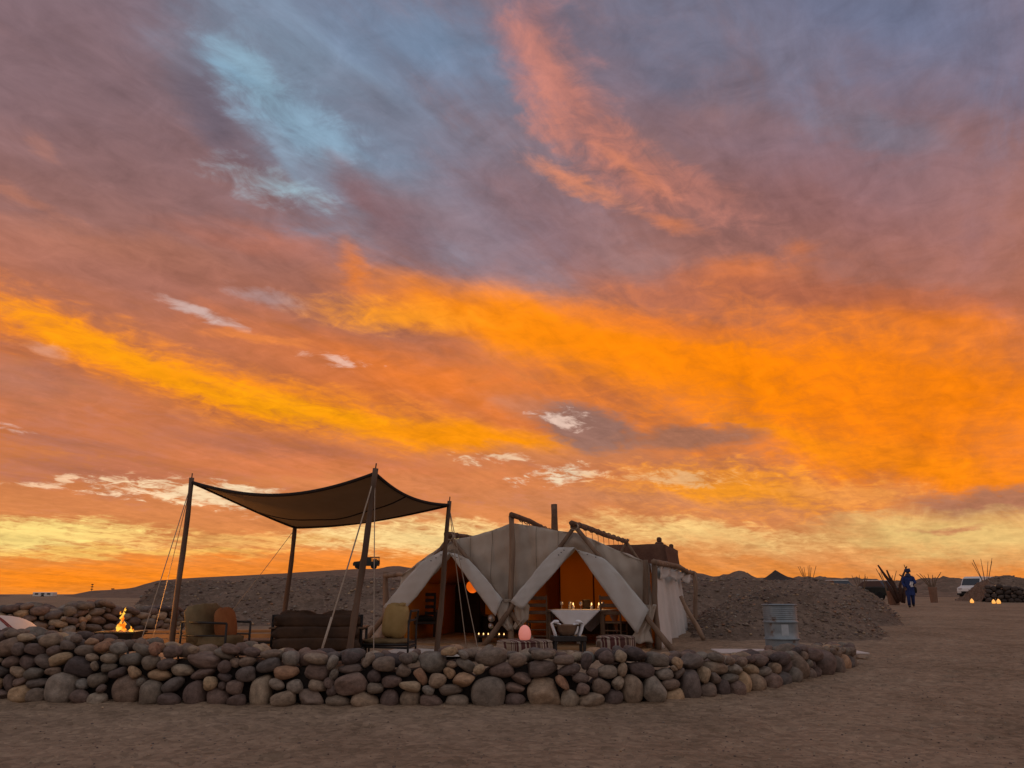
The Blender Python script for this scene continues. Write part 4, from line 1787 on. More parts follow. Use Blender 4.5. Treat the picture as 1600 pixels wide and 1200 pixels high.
def val(a, t):
    v = .4 + a * (DEP - .6)
    q = er0.lerp(er1, v / DEP)
    return Vector((q.x, q.y, q.z - .04 - t * (.20 + .06 * math.sin(a * 17)))) + E1 * (.03 + .05 * math.sin(a * 30 + t * 2)) - E1 * .06


MB().grid(val, 36, 4).build('valance', M['canvas_pale'], tent, smooth=True, solid=.006)
# the frame on the left side
lp = P(603, 897, 17.6)
lq = Vector((lp.x, lp.y, G(lp.x, lp.y) - .05))
pole(lq, lp + Vector((0, 0, .05)), .065, .055, 70)
pole(lp + Vector((-.03, 0, -.03)), T(UL + .05, .15, ztop(UL) + .02), .05, .045, 71)
pole(Vector((*P(590, 1000, 16.2)[:2], .35)), TP(612, 944, -.1), .045, .04, 72)

# plank floor of the tent
deck = thing('wooden_deck', 'low plank deck that the canvas tent stands on', 'deck', (0, 16.3, .3), -TR)
for i in range(24):
    w = (UR - UL) / 24
    u = UL + i * w
    mb = MB().bx(u + .006, u + w - .006, -.42, DEP, ZF - .07, ZF - .025 + rng.uniform(-.003, .003), Matrix.Translation(T0) @ Matrix.Rotation(-TR, 4, 'Z'))
    mb.build('plank', M['plank'], deck)
MB().bx(UL, UR, -.47, -.425, .22, ZF - .03, Matrix.Translation(T0) @ Matrix.Rotation(-TR, 4, 'Z'), b=.006).build('edge_board', M['plank'], deck)

# ------------------------------------------------------------------ inside the tent
def TM(u, v, z=ZF - .02, rz=0.0):
    p = T(u, v, z)
    return p, -TR + rz


# dining table under a square cloth
p, r = TM(*([uz(910, 960, .8)[0], .8]))
tbl = thing('dining_table', 'square dining table in the right doorway of the tent', 'table', p, r)
TH = .66
MB().bx(-.62, .62, -.62, .62, TH - .04, TH, b=.005).build('tabletop', M['chair_wood'], tbl, local=True)
for sx in (-1, 1):
    for sy in (-1, 1):
        MB().bx(sx * .55 - .03, sx * .55 + .03, sy * .55 - .03, sy * .55 + .03, 0, TH - .04, b=.005).build('leg', M['chair_wood'], tbl, local=True)
cl = thing('tablecloth', 'white tablecloth with pointed corner hanging over the front of the dining table', 'tablecloth', p + Vector((0, 0, TH)), r)


def cloth(a, b):
    """a square laid cornerwise: its four corners hang down over the table's edges"""
    s = 1.12
    x, y = (a - b) * s, (a + b - 1) * s
    e = .63
    dx, dy = max(0, abs(x) - e), max(0, abs(y) - e)
    d = dx + dy
    px = math.copysign(min(abs(x), e) + .12 * dx + .02 * (d > 0), x)
    py = math.copysign(min(abs(y), e) + .12 * dy + .02 * (d > 0), y)
    return Vector((px + .012 * math.sin(y * 20) * (dx > 0), py + .012 * math.sin(x * 18) * (dy > 0), .006 - d * .96 + .002 * math.sin(x * 9) * math.sin(y * 11)))


MB().grid(cloth, 44, 44).build('cloth', M['linen'], cl, smooth=True, solid=.005, local=True)
TT = p + Vector((0, 0, TH + .012))
RT = Matrix.Rotation(r, 3, 'Z')


def on_table(x, y):
    return TT + RT @ Vector((x, y, 0))


cd = None
for i, (x, y) in enumerate([(-.18, -.05), (.22, -.10), (.34, .05), (-.30, .12)]):
    c = thing('candle', ['lit candle in a clear glass left of the dark box on the table', 'lit candle in a clear glass right of the dark box on the table',
                         'lit candle nearest the right edge of the white table', 'lit candle towards the left back corner of the white table'][i], 'candle', on_table(x, y), 0, 'lit candles on the dining table')
    MB().lathe([(.028, 0), (.030, .07), (.027, .07), (.025, .008)], seg=14).build('holder', M['silver'], c, smooth=True, local=True)
    w = MB().lathe([(.018, .01), (.018, .075), (.004, .08)], seg=10).build('wax', M['wax'], c, smooth=True, local=True)
    MB().lathe([(0, .078), (.012, .092), (.013, .105), (.004, .13), (0, .14)], seg=8).build('flame', M['candle'], c, smooth=True, local=True)
GL = ['stemmed glass left of the candles on the white table', 'stemmed glass in front of the dark box', 'stemmed glass at the right end of the white table', 'stemmed glass at the far left of the white table']
for i, (x, y) in enumerate([(-.26, .0), (.02, -.22), (.44, -.02), (-.42, -.08)]):
    c = thing('wine_glass', GL[i], 'glass', on_table(x, y), 0, 'glasses on the dining table')
    MB().lathe([(.03, 0), (.005, .008), (.004, .07)], seg=12).build('stem', M['silver'], c, smooth=True, local=True)
    MB().lathe([(.004, .07), (.03, .09), (.034, .12), (.028, .15)], seg=14).build('bowl', M['silver'], c, smooth=True, local=True)
c = thing('table_lantern', 'small dark box lantern standing in the middle of the white table', 'lantern', on_table(.06, .12), .3)
MB().bx(-.07, .07, -.07, .07, .0, .02).build('base', M['iron'], c, local=True)
MB().bx(-.065, .065, -.065, .065, .02, .17, b=.01).build('body', M['cabinet'], c, local=True)
MB().bx(-.075, .075, -.075, .075, .17, .19, b=.008).build('lid', M['iron'], c, local=True)


def ladder_chair(label, loc, rz):
    t = thing('ladder_back_chair', label, 'chair', loc, rz, 'wooden chairs at the dining table')
    MB().bx(-.22, .22, -.2, .2, .41, .45, b=.01).build('seat', M['reed'], t, local=True)
    for sx in (-1, 1):
        MB().tube([(sx * .2, -.19, 0), (sx * .2, -.19, .45)], .018, 7).build('leg', M['chair_wood'], t, local=True)
        MB().tube([(sx * .2, .2, 0), (sx * .2, .2, .45), (sx * .2, .24, .95)], .018, 7).build('back_post', M['chair_wood'], t, local=True)
        for z in (.14, .26):
            MB().tube([(sx * .2, -.19, z), (sx * .2, .2, z)], .011, 6).build('stretcher', M['chair_wood'], t, local=True)
    for z in (.16, .28):
        MB().tube([(-.2, .2, z), (.2, .2, z)], .012, 6).build('stretcher', M['chair_wood'], t, local=True)
    for z in (.58, .72, .86):
        MB().bx(-.19, .19, .205 + (z - .45) * .08, .222 + (z - .45) * .08, z, z + .07, b=.005).build('slat', M['chair_wood'], t, local=True)
    return t


q, r2 = TM(uz(841, 960, .35)[0], .35)
ladder_chair('dark ladder back chair left of the dining table', q, r + math.pi + .15)
q, r2 = TM(uz(959, 960, .42)[0], .42)
ladder_chair('dark ladder back chair right of the dining table', q, r + math.pi - .12)

# left room
q, r2 = TM(uz(727, 960, 3.2)[0], 3.2)
c = thing('cabinet', 'tall black cabinet at the back of the left doorway', 'cabinet', q, r2)
MB().bx(-.46, .46, -.2, .2, 0, 1.22, b=.01).build('body', M['cabinet'], c, local=True)
for s in (-1, 1):
    d = MB().bx(s * .23 - .215, s * .23 + .215, -.225, -.203, .06, 1.16, b=.006).build('door', M['cabinet'], c, local=True)
    MB().tube([(s * .04, -.24, .6), (s * .04, -.24, .72)], .01, 6).build('handle', M['iron'], d, local=True)
g = P(738, 917, 18.1)
c = thing('globe_lamp', 'round glowing orange globe lamp in the left doorway of the tent', 'lamp', g)
MB().pillow((0, 0, 0), .135, .135, .13, pw=2.0, n=14).build('shade', M['globe'], c, smooth=True, local=True)
MB().tube([(0, 0, .12), (0, 0, .55)], .005, 5).build('cord', M['rope_dark'], c, local=True)
ld = bpy.data.lights.new('globe_light', 'POINT')
ld.energy = 2.6
ld.color = (1, .40, .10)
ld.shadow_soft_size = .14
lo = bpy.data.objects.new('globe_light', ld)
COL.objects.link(lo)
lo.location = (g.x, g.y, g.z - .3)
ld = bpy.data.lights.new('candle_light', 'POINT')
ld.energy = 6
ld.color = (1, .45, .13)
ld.shadow_soft_size = .12
lo = bpy.data.objects.new('candle_light', ld)
COL.objects.link(lo)
lo.location = on_table(.05, -.05) + Vector((0, 0, .35))

# low dark shelf with tea lights and silvered balls
q, r2 = TM(uz(772, 985, .5)[0], .5)
sh = thing('low_shelf', 'low dark shelf behind the crossed poles carrying a row of tea lights', 'shelf', q, r2)
MB().bx(-.36, .36, -.13, .13, .10, .13, b=.004).build('top', M['cabinet'], sh, local=True)
for s in (-1, 1):
    MB().bx(s * .32 - .02, s * .32 + .02, -.11, .11, 0, .10).build('leg', M['cabinet'], sh, local=True)
for i in range(6):
    x = -.31 + i * .105 + (0.03 if i > 2 else 0)
    c = thing('tea_light', ['tea light at the left end of the low dark shelf', 'second tea light from the left on the low dark shelf', 'third tea light from the left on the low dark shelf',
                            'third tea light from the right on the low dark shelf', 'second tea light from the right on the low dark shelf', 'tea light at the right end of the low dark shelf'][i], 'candle',
              q + Matrix.Rotation(r2, 3, 'Z') @ Vector((x, -.08, .13)), 0, 'row of tea lights on the shelf')
    MB().lathe([(.016, 0), (.018, .03), (.015, .03), (.014, .008)], seg=12).build('cup', M['wax'], c, smooth=True, local=True)
    MB().lathe([(0, .02), (.012, .034), (.013, .044), (.004, .06), (0, .068)], seg=8).build('flame', M['candle'], c, smooth=True, local=True)
for i, (px, py, rad, lb) in enumerate([(768, 966, .075, 'largest silvered ball, top of the group behind the crossed poles'), (767, 978, .055, 'middle silvered ball below the largest one'),
                                       (777, 979, .04, 'smallest silvered ball beside the crossed poles')]):
    c = thing('silver_ball', lb, 'ornament', P(px, py, 16.95), 0, 'silvered balls in the left doorway')
    MB().pillow((0, 0, 0), rad, rad, rad, pw=2.0, n=12).build('ball', M['silver'], c, smooth=True, local=True)
    MB().tube([(0, 0, -rad), (0, 0, -(P(px, py, 16.95).z - ZF))], .006, 5).build('stem', M['iron'], c, local=True)
# dark armchair and low bench along the back
q, r2 = TM(uz(658, 975, .9)[0], .9)
c = thing('armchair', 'dark slatted armchair in shadow just inside the left doorway', 'chair', q, r2 + .5)
MB().bx(-.32, .32, -.3, .3, .34, .40, b=.01).build('seat', M['cabinet'], c, local=True)
for s in (-1, 1):
    for y in (-.28, .3):
        MB().bx(s * .32 - .025, s * .32 + .025, y - .025, y + .025, 0, .62 if y < 0 else 1.0, b=.005).build('leg', M['cabinet'], c, local=True)
    MB().bx(s * .32 - .035, s * .32 + .035, -.32, .32, .60, .635, b=.006).build('armrest', M['chair_wood'], c, local=True)
for z in (.52, .66, .80, .93):
    MB().bx(-.30, .30, .285, .31, z, z + .07, b=.005).build('slat', M['cabinet'], c, local=True)
MB().pillow((0, 0, .45), .29, .27, .07).build('seat_cushion', M['black'], c, smooth=True, local=True)
q, r2 = TM(-1.3, 3.45)
c = thing('storage_chest', 'long low dark chest along the back wall of the left room', 'chest', q, r2)
MB().bx(-1.25, 1.2, -.16, .16, 0, .44, b=.012).build('body', M['cabinet'], c, local=True)
MB().bx(-1.27, 1.22, -.18, .17, .445, .48, b=.008).build('lid', M['chair_wood'], c, local=True)
q, r2 = TM(1.45, 3.45)
c = thing('storage_chest', 'low dark chest along the back wall behind the dining table', 'chest', q, r2)
MB().bx(-1.3, 1.2, -.16, .16, 0, .30, b=.012).build('body', M['cabinet'], c, local=True)
MB().bx(-1.32, 1.22, -.18, .17, .305, .335, b=.008).build('lid', M['chair_wood'], c, local=True)


# ------------------------------------------------------------------ in front of the tent
def ground_at(px, py, Y):
    p = P(px, py, Y)
    return Vector((p.x, p.y, G(p.x, p.y)))


def pouf(label, px, Y, rad, h):
    t = thing('pouf', label, 'pouf', ground_at(px, 1005, Y), .4, 'round striped poufs before the tent')
    prof = [(rad * .86, 0), (rad * .97, h * .1), (rad, h * .35), (rad, h * .65), (rad * .965, h * .9)]
    MB().lathe(prof, seg=40, wob=lambda a, z: .012 * math.sin(a * 9 + z * 8)).build('side', M['kilim'], t, smooth=True, local=True)
    MB().lathe([(rad * .965, h * .9), (rad * .90, h * 1.0), (rad * .5, h * 1.06), (.001, h * 1.07)], seg=40, wob=lambda a, z: .01 * math.sin(a * 7)).build('top', M['kilim'], t, smooth=True, local=True)
    MB().tube([(rad * .965 * math.cos(a), rad * .965 * math.sin(a), h * .92) for a in np.linspace(0, 6.2832, 41)], .012, 5).build('piping', M['kilim'], t, smooth=True, local=True)
    return t


pf = pouf('striped round pouf with the pink lamp standing on it', 820, 14.4, .50, .27)
pouf('striped round pouf to the right of the basin stand', 962, 14.9, .36, .30)
q = ground_at(820, 1005, 14.2) + Vector((0, 0, .285))
c = thing('egg_lamp', 'glowing pink egg shaped lamp standing on a striped pouf', 'lamp', q)
MB().lathe([(.075, .0), (.100, .04), (.110, .1), (.100, .165), (.078, .212), (.045, .242), (.02, .254), (0, .256)], seg=24).build('shade', M['egg_lamp'], c, smooth=True, local=True)
MB().lathe([(.07, -.012), (.08, 0), (.06, .004)], seg=20).build('base', M['wax'], c, local=True)

bs_loc = ground_at(888, 1005, 14.6)
st = thing('side_stand', 'low dark stand carrying the wash basin before the right doorway', 'stand', bs_loc, .1)
MB().bx(-.30, .30, -.22, .22, .22, .31, b=.01).build('top', M['iron'], st, local=True)
for sx in (-1, 1):
    for sy in (-1, 1):
        MB().bx(sx * .26 - .025, sx * .26 + .025, sy * .18 - .025, sy * .18 + .025, 0, .22).build('leg', M['iron'], st, local=True)
bz = bs_loc + Vector((-.02, 0, .31))
ba = thing('wash_basin', 'wide beaten metal basin on the low dark stand', 'basin', bz, .1)
MB().lathe([(.0, .0), (.11, .0), (.13, .015), (.17, .09), (.196, .18), (.204, .19), (.188, .18), (.16, .09), (.11, .02), (0, .018)], seg=32).build('bowl', M['copper'], ba, smooth=True, local=True)
for s in (-1, 1):
    MB().tube([(s * .196, -.06, .17), (s * .25, -.05, .18), (s * .25, .05, .18), (s * .196, .06, .17)], .012, 6).build('handle', M['copper'], ba, smooth=True, local=True)


def towel(label, s):
    t = thing('towel', label, 'towel', bz + Vector((s * .20, -.02, .19)), .1, 'white towels over the basin')

    def fn(a, b):
        y = (a - .5) * .22 + .02 * math.sin(b * 7)
        w = (b - .3)
        x = s * (.03 * math.sin(b * 5) + (.035 if w > 0 else w * .25) + .02 * math.sin(a * 9 + b * 4))
        z = .045 - (max(0, w) * .52) - (max(0, -w) * .15) + .012 * math.sin(a * 13)
        return Vector((x, y, z))
    MB().grid(fn, 14, 20).build('cloth', M['linen'], t, smooth=True, solid=.012, local=True)
    MB().pillow((s * .0, -.02, .05), .05, .09, .03, seed=3).build('fold', M['linen'], t, smooth=True, local=True)


towel('white towel hanging over the left rim of the basin', -1)
towel('white towel draped over the right rim of the basin', 1)

# pale patterned rug before the left doorway
rl = ground_at(690, 1012, 14.5)
c = thing('rug', 'pale cream flat-woven rug on the ground before the left doorway', 'rug', rl + Vector((0, 0, .02)), -.1)
MB().grid(lambda a, b: Vector(((a - .5) * 2.1, (b - .5) * 1.7, .03 + .006 * math.sin(a * 21) * math.sin(b * 17))), 24, 18).build('weave', mat('rug_wool', (.42, .40, .36), (.70, .67, .60), 14, .95, .5, 40, .01), c, smooth=True, solid=.012, local=True)

# ------------------------------------------------------------------ lounge furniture under the shade sail
def bar(mb, a, b, r=.018):
    return mb.tube([a, b], r, 6)


def lounge_chair(label, loc, rz, arms=True):
    t = thing('lounge_chair', label, 'lounge chair', loc, rz, 'iron framed lounge chairs')
    w, d = .36, .40
    for s in (-1, 1):
        sd = MB()
        bar(sd, (s * w, -d, 0), (s * w, -d, .65 if arms else .30))
        bar(sd, (s * w, d, 0), (s * w, d, .67))
        if arms:
            bar(sd, (s * w, -d, .65), (s * w, d, .67))
            bar(sd, (s * w, -d, .46), (s * w, d, .46), .012)
        else:
            bar(sd, (s * w, -d, .30), (s * w, d, .30))
        bar(sd, (s * w, -d, .27), (s * w, d, .25))
        sd.build('side_frame', M['iron'], t, smooth=True, local=True)
    for y, z in ((-d, .27), (d, .25), (d, .67)):
        bar(MB(), (-w, y, z), (w, y, z)).build('cross_bar', M['iron'], t, local=True)
    for i in range(5):
        x = -.28 + i * .14
        MB().bx(x - .04, x + .04, -d, d, .275, .295).build('slat', M['chair_wood'], t, local=True)
    return t


lc = lounge_chair('iron framed lounge chair with a khaki cushion at the left end under the shade sail', ground_at(336, 1005, 13.3), R(78))
Mr = Matrix.Rotation(R(78), 4, 'Z')
base = ground_at(336, 1005, 13.3)
MB().pillow(base + Mr @ Vector((0, -.02, .37)), .33, .38, .095, M=Mr, seed=1, pw=6).build('seat_cushion', M['olive'], lc, smooth=True)
MB().pillow(base + Mr @ Vector((0, .22, .62)), .36, .16, .32, M=Mr @ Matrix.Rotation(R(-12), 4, 'X'), seed=2, pw=7).build('back_cushion', M['olive'], lc, smooth=True)
c = thing('cushion', 'plump rust orange cushion leaning in the left lounge chair', 'cushion', base + Mr @ Vector((.0, -.16, .62)))
MB().pillow((0, 0, 0), .26, .10, .27, M=Matrix.Rotation(R(78), 4, 'Z') @ Matrix.Rotation(R(-16), 4, 'X'), pw=3, seed=5).build('cover', M['rust'], c, smooth=True, local=True)
MB().tube([tuple((Matrix.Rotation(R(78), 4, 'Z') @ Matrix.Rotation(R(-16), 4, 'X')) @ Vector((.255 * math.cos(a), 0, .265 * math.sin(a)))) for a in np.linspace(0, 6.2832, 30)], .008, 5).build('piping', M['rust'], c, local=True)

lc2 = lounge_chair('iron framed lounge chair facing left beside the tent with a mustard cushion', ground_at(606, 1012, 13.5), R(-93), arms=False)
b2 = ground_at(606, 1012, 13.5)
M2 = Matrix.Rotation(R(-93), 4, 'Z')
MB().pillow(b2 + M2 @ Vector((0, -.02, .34)), .33, .38, .05, M=M2, seed=11).build('seat_cushion', M['olive'], lc2, smooth=True)
for s in (-1, 1):
    bar(MB(), (0, 0, 0), (0, 0, 1)) if False else None
mb = MB()
for s in (-1, 1):
    mb.tube([b2 + M2 @ Vector((s * .36, .40, .6)), b2 + M2 @ Vector((s * .36, .43, .82))], .018, 6)
mb.tube([b2 + M2 @ Vector((-.36, .43, .82)), b2 + M2 @ Vector((.36, .43, .82))], .018, 6)
mb.build('back_frame', M['iron'], lc2)
c = thing('cushion', 'upright square mustard cushion in the lounge chair beside the tent', 'cushion', P(618, 970, 13.45))
MB().pillow((0, 0, 0), .20, .17, .27, M=Matrix.Rotation(R(8), 4, 'Y'), pw=4.5, seed=8).build('cover', M['khaki'], c, smooth=True, local=True)
MB().tube([(.06 + .12 * i / 5, -.10, .24 + .035 * i / 5) for i in range(6)], [.03, .04, .04, .035, .025, .01], 7).build('corner', M['khaki'], c, smooth=True, local=True)

# sofa seen from behind
sl = ground_at(500, 1008, 13.1)
so = thing('sofa', 'low dark sofa with hide covered back seen from behind under the sail', 'sofa', sl, R(184) + math.pi)
SK = 1.10
for sx in (-1, 1):
    mb = MB()
    for y in (-.36, .36):
        bar(mb, (sx * .66, y, 0), (sx * .66, y, .72 if y < 0 else .55), .022)
    bar(mb, (sx * .66, -.36, .72), (sx * .66, -.36, .2), .022)
    bar(mb, (sx * .66, -.36, .52), (sx * .66, .36, .52), .022)
    bar(mb, (sx * .66, -.36, .24), (sx * .66, .36, .24), .022)
    mb.build('side_frame', M['iron'], so, smooth=True, local=True)
    MB().bx(sx * .66 - .05, sx * .66 + .05, -.40, .36, .525, .55, b=.006).build('armrest', M['chair_wood'], so, local=True)
for y, z in ((-.36, .24), (-.36, .70), (.36, .24)):
    bar(MB(), (-.66, y, z), (.66, y, z), .022).build('rail', M['iron'], so, local=True)
for i, z in enumerate((.26, .415, .57)):
    MB().pillow((0.0, -.385, z + .065), .63, .045, .088, pw=5, n=14, seed=20 + i).build('back_band', M['leather'], so, smooth=True, local=True)
for s in (-1, 1):
    MB().pillow((s * .32, -.22, .52), .31, .11, .25, M=Matrix.Rotation(R(10), 4, 'X'), pw=4, seed=30 + s).build('back_cushion', M['leather'], so, smooth=True, local=True)
    MB().pillow((s * .32, .05, .32), .31, .33, .08, pw=4, seed=33 + s).build('seat_cushion', M['leather'], so, smooth=True, local=True)

so.scale = (1.04, 1.04, SK)

# low table between the chair and the sofa
tl = ground_at(400, 1005, 13.9)
t = thing('coffee_table', 'low dark framed coffee table between the khaki chair and the sofa', 'table', tl, .08)
for i in range(5):
    y = -.26 + i * .13
    MB().bx(-.36, .36, y - .06, y + .06, .31, .335, b=.004).build('board', M['chair_wood'], t, local=True)
mb = MB()
for y in (-.31, .31):
    bar(mb, (-.36, y, .295), (.36, y, .295))
    bar(mb, (-.36, y, .06), (.36, y, .06), .012)
for x in (-.36, .36):
    bar(mb, (x, -.31, .295), (x, .31, .295))
mb.build('frame', M['iron'], t, local=True)
for x in (-.36, .36):
    for y in (-.31, .31):
        bar(MB(), (0, 0, 0), (0, 0, 1)) if False else None
        MB().tube([(x, y, 0), (x, y, .3)], .018, 6).build('leg', M['iron'], t, local=True)

# long bench of planks by the fire
b0, b1 = ground_at(214, 1000, 15.6), ground_at(440, 1000, 15.9)
c = thing('plank_bench', 'long low plank bench glowing in the firelight behind the chairs', 'bench', (b0 + b1) / 2, math.atan2((b1 - b0).y, (b1 - b0).x))
ln = (b1 - b0).length / 2
for k in range(3):
    MB().bx(-ln, ln, -.22 + .15 * k, -.08 + .15 * k, .30, .345, b=.005).build('board', M['plank'], c, local=True)
for k in range(3):
    MB().bx(-ln, ln, -.24, -.21, .02 + .09 * k, .10 + .09 * k, b=.004).build('front_board', M['plank'], c, local=True)
for k in range(4):
    x = -ln + .1 + k * (2 * ln - .2) / 3
    MB().bx(x - .04, x + .04, -.2, .2, 0, .30).build('leg', M['plank'], c, local=True)

# fire bowl
fl = ground_at(187, 1000, 13.6)
fb = thing('fire_pit', 'black square fire bowl with a tall flame behind the wall', 'fire pit', fl, .12)
mb = MB()
o4 = [(.34, .22), (.34, .52), (.30, .50), (.26, .24)]


def sq(r_, z):
    return [(-r_, -r_, z), (r_, -r_, z), (r_, r_, z), (-r_, r_, z)]


vs = sq(.17, .16) + sq(.31, .46) + sq(.33, .46) + sq(.33, .49) + sq(.29, .49) + sq(.16, .24)
fs = [(3, 2, 1, 0)]
for j in range(5):
    for k in range(4):
        k2 = (k + 1) % 4
        fs.append((j * 4 + k, j * 4 + k2, j * 4 + 4 + k2, j * 4 + 4 + k))
fs.append((20, 21, 22, 23))
mb.add(vs, fs).build('bowl', M['iron'], fb, local=True)
for sx in (-1, 1):
    for sy in (-1, 1):
        MB().tube([(sx * .30, sy * .30, 0), (sx * .20, sy * .20, .24), (sx * .10, sy * .10, .17)], .02, 6).build('leg', M['iron'], fb, local=True)
for i in range(6):
    a = i * 1.1
    MB().log((.22 * math.cos(a), .22 * math.sin(a), .42 + .02 * (i % 3)), (-.2 * math.cos(a + .4), -.2 * math.sin(a + .4), .46 + .02 * (i % 2)), .03, .025, n=5, seed=80 + i).build('firewood', M['driftwood'], fb, smooth=True, local=True)


def flame(x, y, z, h, r, seed):
    rr = random.Random(seed)
    seg, n = 12, 16
    vs, fs = [], []
    ph = [rr.uniform(0, 6.28) for _ in range(3)]
    for i in range(n):
        t = i / (n - 1)
        w = r * (math.sin(math.pi * min(1, t * 1.25 + .16)) ** .8 if t < .65 else .62 * (1 - t) / .35 + .02) * (1 + .35 * math.sin(t * 13 + ph[2]))
        w = max(w, .003)
        cx = x + .35 * r * math.sin(t * 7 + ph[0]) * t * 1.6
        cy = y + .3 * r * math.sin(t * 6 + ph[1]) * t
        for k in range(seg):
            a = 2 * math.pi * k / seg
            q = w * (1 + .3 * math.sin(3 * a + t * 9 + ph[1]))
            vs.append((cx + q * math.cos(a), cy + q * .8 * math.sin(a), z + h * t))
    for i in range(n - 1):
        for k in range(seg):
            k2 = (k + 1) % seg
            fs.append((i * seg + k, i * seg + k2, (i + 1) * seg + k2, (i + 1) * seg + k))
    return MB().add(vs, fs)


for i, (x, y, z, h, r) in enumerate([(-.02, 0, .46, .30, .055), (.03, .02, .47, .22, .045), (-.05, -.02, .46, .15, .04), (.0, .0, .70, .17, .034), (.17, .0, .46, .13, .028), (.20, .02, .46, .08, .02), (.03, .0, .86, .07, .02), (-.045, .0, .80, .06, .015)]):
    flame(x * .9, y, .46 + (z - .46) * .88, h * .88, r * .85, 60 + i).build('flame', M['flame'], fb, smooth=True, local=True)
ld = bpy.data.lights.new('fire_light', 'POINT')
ld.energy = 60
ld.color = (1, .42, .10)
ld.shadow_soft_size = .16
lo = bpy.data.objects.new('fire_light', ld)
COL.objects.link(lo)
lo.location = fl + Vector((0, 0, .85))

# pale cover at the left edge, behind the wall
c = thing('canvas_cover', 'pale rounded canvas cover with red braid behind the left end of the wall', 'cover', ground_at(-36, 1000, 12.4))
rr_ = 1.0


def dome(a, b):
    an = a * math.pi * 2
    t = b * math.pi / 2
    r_ = 1.02 * math.cos(t) ** .55
    return Vector((r_ * math.cos(an) * (1 + .01 * math.sin(an * 8)), r_ * math.sin(an), .01 + .80 * math.sin(t) ** 1.15))


MB().grid(dome, 60, 16).build('cloth', M['pale_cloth'], c, smooth=True, local=True)
for q0 in (.20, .27):
    MB().tube([dome(-.06 + q0 * .0 + t * .0005, 0) if False else dome(.93 + .02 * math.sin(t * .2) + q0 * .12 - .02, t / 30) + Vector((.0, -.006, .006)) for t in range(2, 27)], .010, 5).build('braid', M['red_thread'], c, smooth=True, local=True)

# ------------------------------------------------------------------ steel drum on the right
dl = ground_at(1222, 1000, 14.5)
dr = thing('steel_drum', 'galvanised steel drum standing behind the right end of the stone wall', 'drum', dl, .3)
r_ = .289
prof = [(r_ * .97, .0), (r_ + .008, .006), (r_ + .008, .022), (r_, .03)]
z = .05
while z < .29:
    prof += [(r_, z)]
    z += .03
for zc in (.30, .585):
    prof += [(r_, zc - .022), (r_ + .016, zc - .007), (r_ + .016, zc + .007), (r_, zc + .022)]
    if zc < .5:
        prof += [(r_, .42), (r_, .54)]
z = .63
while z < .85:
    prof += [(r_ - .004, z), (r_ + .007, z + .012), (r_ + .007, z + .020), (r_ - .004, z + .032)]
    z += .034
prof += [(r_, .868), (r_ + .010, .872), (r_ + .010, .888), (r_ - .008, .888), (r_ - .012, .86), (.001, .858)]
MB().lathe(prof, seg=56).build('body', M['galv'], dr, smooth=True, angle=50, local=True)
for zc in (.30, .585, .88):
    MB().tube([((r_ + .012) * math.cos(a), (r_ + .012) * math.sin(a), zc) for a in np.linspace(0, 6.2832, 57)], .011, 6).build('hoop', M['galv'], dr, smooth=True, local=True)
mb = MB()
mb.grid(lambda a, b: Vector(((r_ + .003) * math.sin(-.30 + a * .42 - .3), -(r_ + .003) * math.cos(-.30 + a * .42 - .3), .36 + .19 * b)), 8, 2)
mb.build('label', mat('faded_label', (.40, .46, .49), (.52, .57, .60), 12, .7, .1), dr, local=True)
c = thing('ground_slab', 'pale flat slab lying on the ground around the foot of the drum', 'slab', ground_at(1235, 1012, 14.9), -.06)
MB().bx(-1.35, 1.25, -.42, .5, .02, .05, b=.01).build('top', M['pale_cloth'], c, local=True)

# ------------------------------------------------------------------ adobe house behind the tent
al = P(988, 900, 36)
ah = thing('adobe_house', 'brown mud house with stepped corner pinnacles behind the tent', 'house', (al.x - .6, 36, G(al.x, 36) - .2), -.30)
HH = P(1000, 857, 36).z - G(al.x, 36) + .2
W2, D2 = 2.35, 2.6


def wallmb(x0, x1, y0, y1, z0, z1):
    mb = MB()
    nx, nz = 14, 12

    def fn(a, b):
        x = x0 + (x1 - x0) * a
        y = y0 + (y1 - y0) * a
        z = z0 + (z1 - z0) * b
        n = Vector((y1 - y0, x0 - x1, 0)).normalized()
        return Vector((x, y, z)) + n * (.03 * math.sin(x * 3 + z * 2 + y) + .02 * math.sin(z * 7 + x * 5)) - n * .08 * b
    mb.grid(fn, nx, nz)
    return mb


for s in ((-W2, W2, -D2, -D2), (W2, W2, -D2, D2), (W2, -W2, D2, D2), (-W2, -W2, D2, -D2)):
    wallmb(s[0], s[1], s[2], s[3], 0, HH).build('wall', M['adobe'], ah, smooth=True, solid=.3, local=True)
MB().bx(-W2, W2, -D2, D2, HH - .35, HH - .2).build('roof', M['adobe'], ah, local=True)
for sx in (-1, 1):
    for sy in (-1, 1):
        mb = MB()
        for w, z0, z1 in ((.17, -.1, .10), (.10, .08, .30)):
            mb.bx(sx * (W2 - .2) - w, sx * (W2 - .2) + w, sy * (D2 - .2) - w, sy * (D2 - .2) + w, HH + z0, HH + z1, b=.05)
        mb.build('pinnacle', M['adobe'], ah, local=True)
for x in (-1.2, .1, 1.35):
    f = MB().bx(x - .26, x + .26, -D2 - .20, -D2 - .02, HH - 1.35, HH - .65, b=.02).build('window', M['cabinet'], ah, local=True)
    MB().bx(x - .33, x + .33, -D2 - .24, -D2 - .1, HH - 1.43, HH - 1.36).build('sill', M['adobe'], f, local=True)
for y in (-1.0, 1.0):
    f = MB().bx(W2 + .02, W2 + .20, y - .25, y + .25, HH - 1.5, HH - .8, b=.02).build('window', M['cabinet'], ah, local=True)
    MB().bx(W2 + .1, W2 + .24, y - .32, y + .32, HH - 1.58, HH - 1.51).build('sill', M['adobe'], f, local=True)


